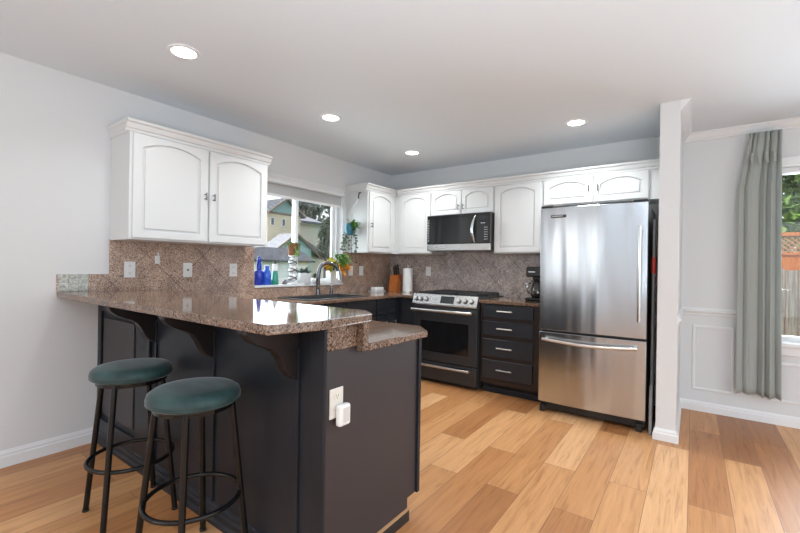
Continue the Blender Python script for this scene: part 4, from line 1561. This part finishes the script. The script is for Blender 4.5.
b = new(); prism(b, [(19.72, 3.28), (19.95, 3.28), (21.75, 1.75), (21.5, 1.75)], 'x', -24.28, -24.15); obj('bargeboard', b, M['fascia'], t)


def tree(name, label, x, y, z0, h, crown_c, crown_r, n, leafm, size, conical=False, trunk_r=.2, seed=1):
    rs = random.Random(seed)
    t = thing(name, label, 'tree', (x, y, z0))
    b = new(); tube(b, [(x, y, z0), (x + .1, y, z0 + h * .5), (x, y, z0 + h * .93)], [trunk_r, trunk_r * .7, trunk_r * .2], 10)
    obj('trunk', b, M['bark'], t, smooth=True)
    b = new()
    clumps = []
    for i in range(max(12, n // 90)):
        while True:
            p = Vector((rs.uniform(-1, 1), rs.uniform(-1, 1), rs.uniform(-1, 1)))
            if p.length < 1:
                break
        if conical:
            k = (1 - (p.z + 1) / 2) ** .8
            p = Vector((p.x * k, p.y * k, p.z))
        clumps.append(Vector(crown_c) + Vector((p.x * crown_r[0], p.y * crown_r[1], p.z * crown_r[2])))
    for i in range(n):
        c = rs.choice(clumps)
        p = c + Vector((rs.gauss(0, 1) * crown_r[0] * .16, rs.gauss(0, 1) * crown_r[1] * .16, rs.gauss(0, 1) * crown_r[2] * .10))
        d = Vector((rs.uniform(-1, 1), rs.uniform(-1, 1), rs.uniform(-1, .4) if conical else rs.uniform(-.8, .8)))
        leaf(b, p, d, (rs.uniform(-.4, .4), rs.uniform(-.4, .4), 1), size * rs.uniform(.6, 1.2), size * (.28 if conical else .55), 2, .3)
    obj('crown', b, leafm, t)
    return t


tree('conifer', 'tall grey-green conifer behind the beige house, left of its neighbour', -34, 27.6, -.45, 10.5, (-34, 27.6, 6.6), (2.0, 2.2, 4.2), 3600, M['tree2'], .6, False, .25, 3)
tree('conifer', 'grey-green conifer behind the right side of the beige house', -34, 32.9, -.45, 11, (-34, 32.9, 6.6), (2.0, 2.1, 4.4), 3600, M['tree2'], .6, False, .25, 4)
tree('conifer', 'dark drooping conifer standing close before the beige house', -23.2, 21.0, -.45, 5.6, (-23.2, 21.0, 3.6), (.75, .75, 2.2), 1500, M['yew'], .36, True, .16, 5)
tree('broadleaf_tree', 'bright green leafy tree beyond the fence outside the dining window', 5.6, 9.5, -.45, 5.5, (5.6, 9.3, 3.3), (2.6, 2.0, 2.3), 6000, M['tree1'], .30, False, .2, 6)

t = thing('lattice_fence', 'orange cedar fence with a lattice top outside the dining window', 'fence', (5, 5.2, -.45))
FS = 9.57 / 8.37
b = new(); box(b, 1.5, 9.5, 5.18, 5.22, -.45, 1.545); obj('boards', b, M['cedar'], t)
b = new()
for xx in range(8):
    box(b, 1.5 + xx * 1.14, 1.6 + xx * 1.14, 5.13, 5.18, -.45, 1.93)
obj('posts', b, M['cedar'], t)
b = new()
u = 1.5
while u < 9.5:
    for s in (1, -1):
        c = Vector((u, 5.19 + s * .006, 1.70))
        obox(b, c, Vector((s, 0, 1)).normalized(), (0, 1, 0), Vector((1, 0, -s)).normalized(), .46, .010, .028)
    u += .085
obj('lattice', b, M['lattice'], t)
b = new(); box(b, 1.5, 9.5, 5.15, 5.23, 1.86, 1.92); box(b, 1.5, 9.5, 5.15, 5.23, 1.53, 1.575); obj('rails', b, M['cedar'], t)
t = thing('board_fence', 'weathered grey board fence close outside the dining window', 'fence', (5, 3.9, -.45))
b = new()
u = 1.5
k = 0
while u < 9:
    box(b, u, u + .135, 3.9 - .006 * (k % 2), 3.922, -.45, 1.265 + .012 * (k % 3)); u += .14; k += 1
obj('boards', b, M['oldwood'], t, bevel=.004)
b = new(); box(b, 1.5, 9, 3.9225, 3.96, .9, .99); box(b, 1.5, 9, 3.9225, 3.96, .0, .09); obj('rails', b, M['oldwood'], t)
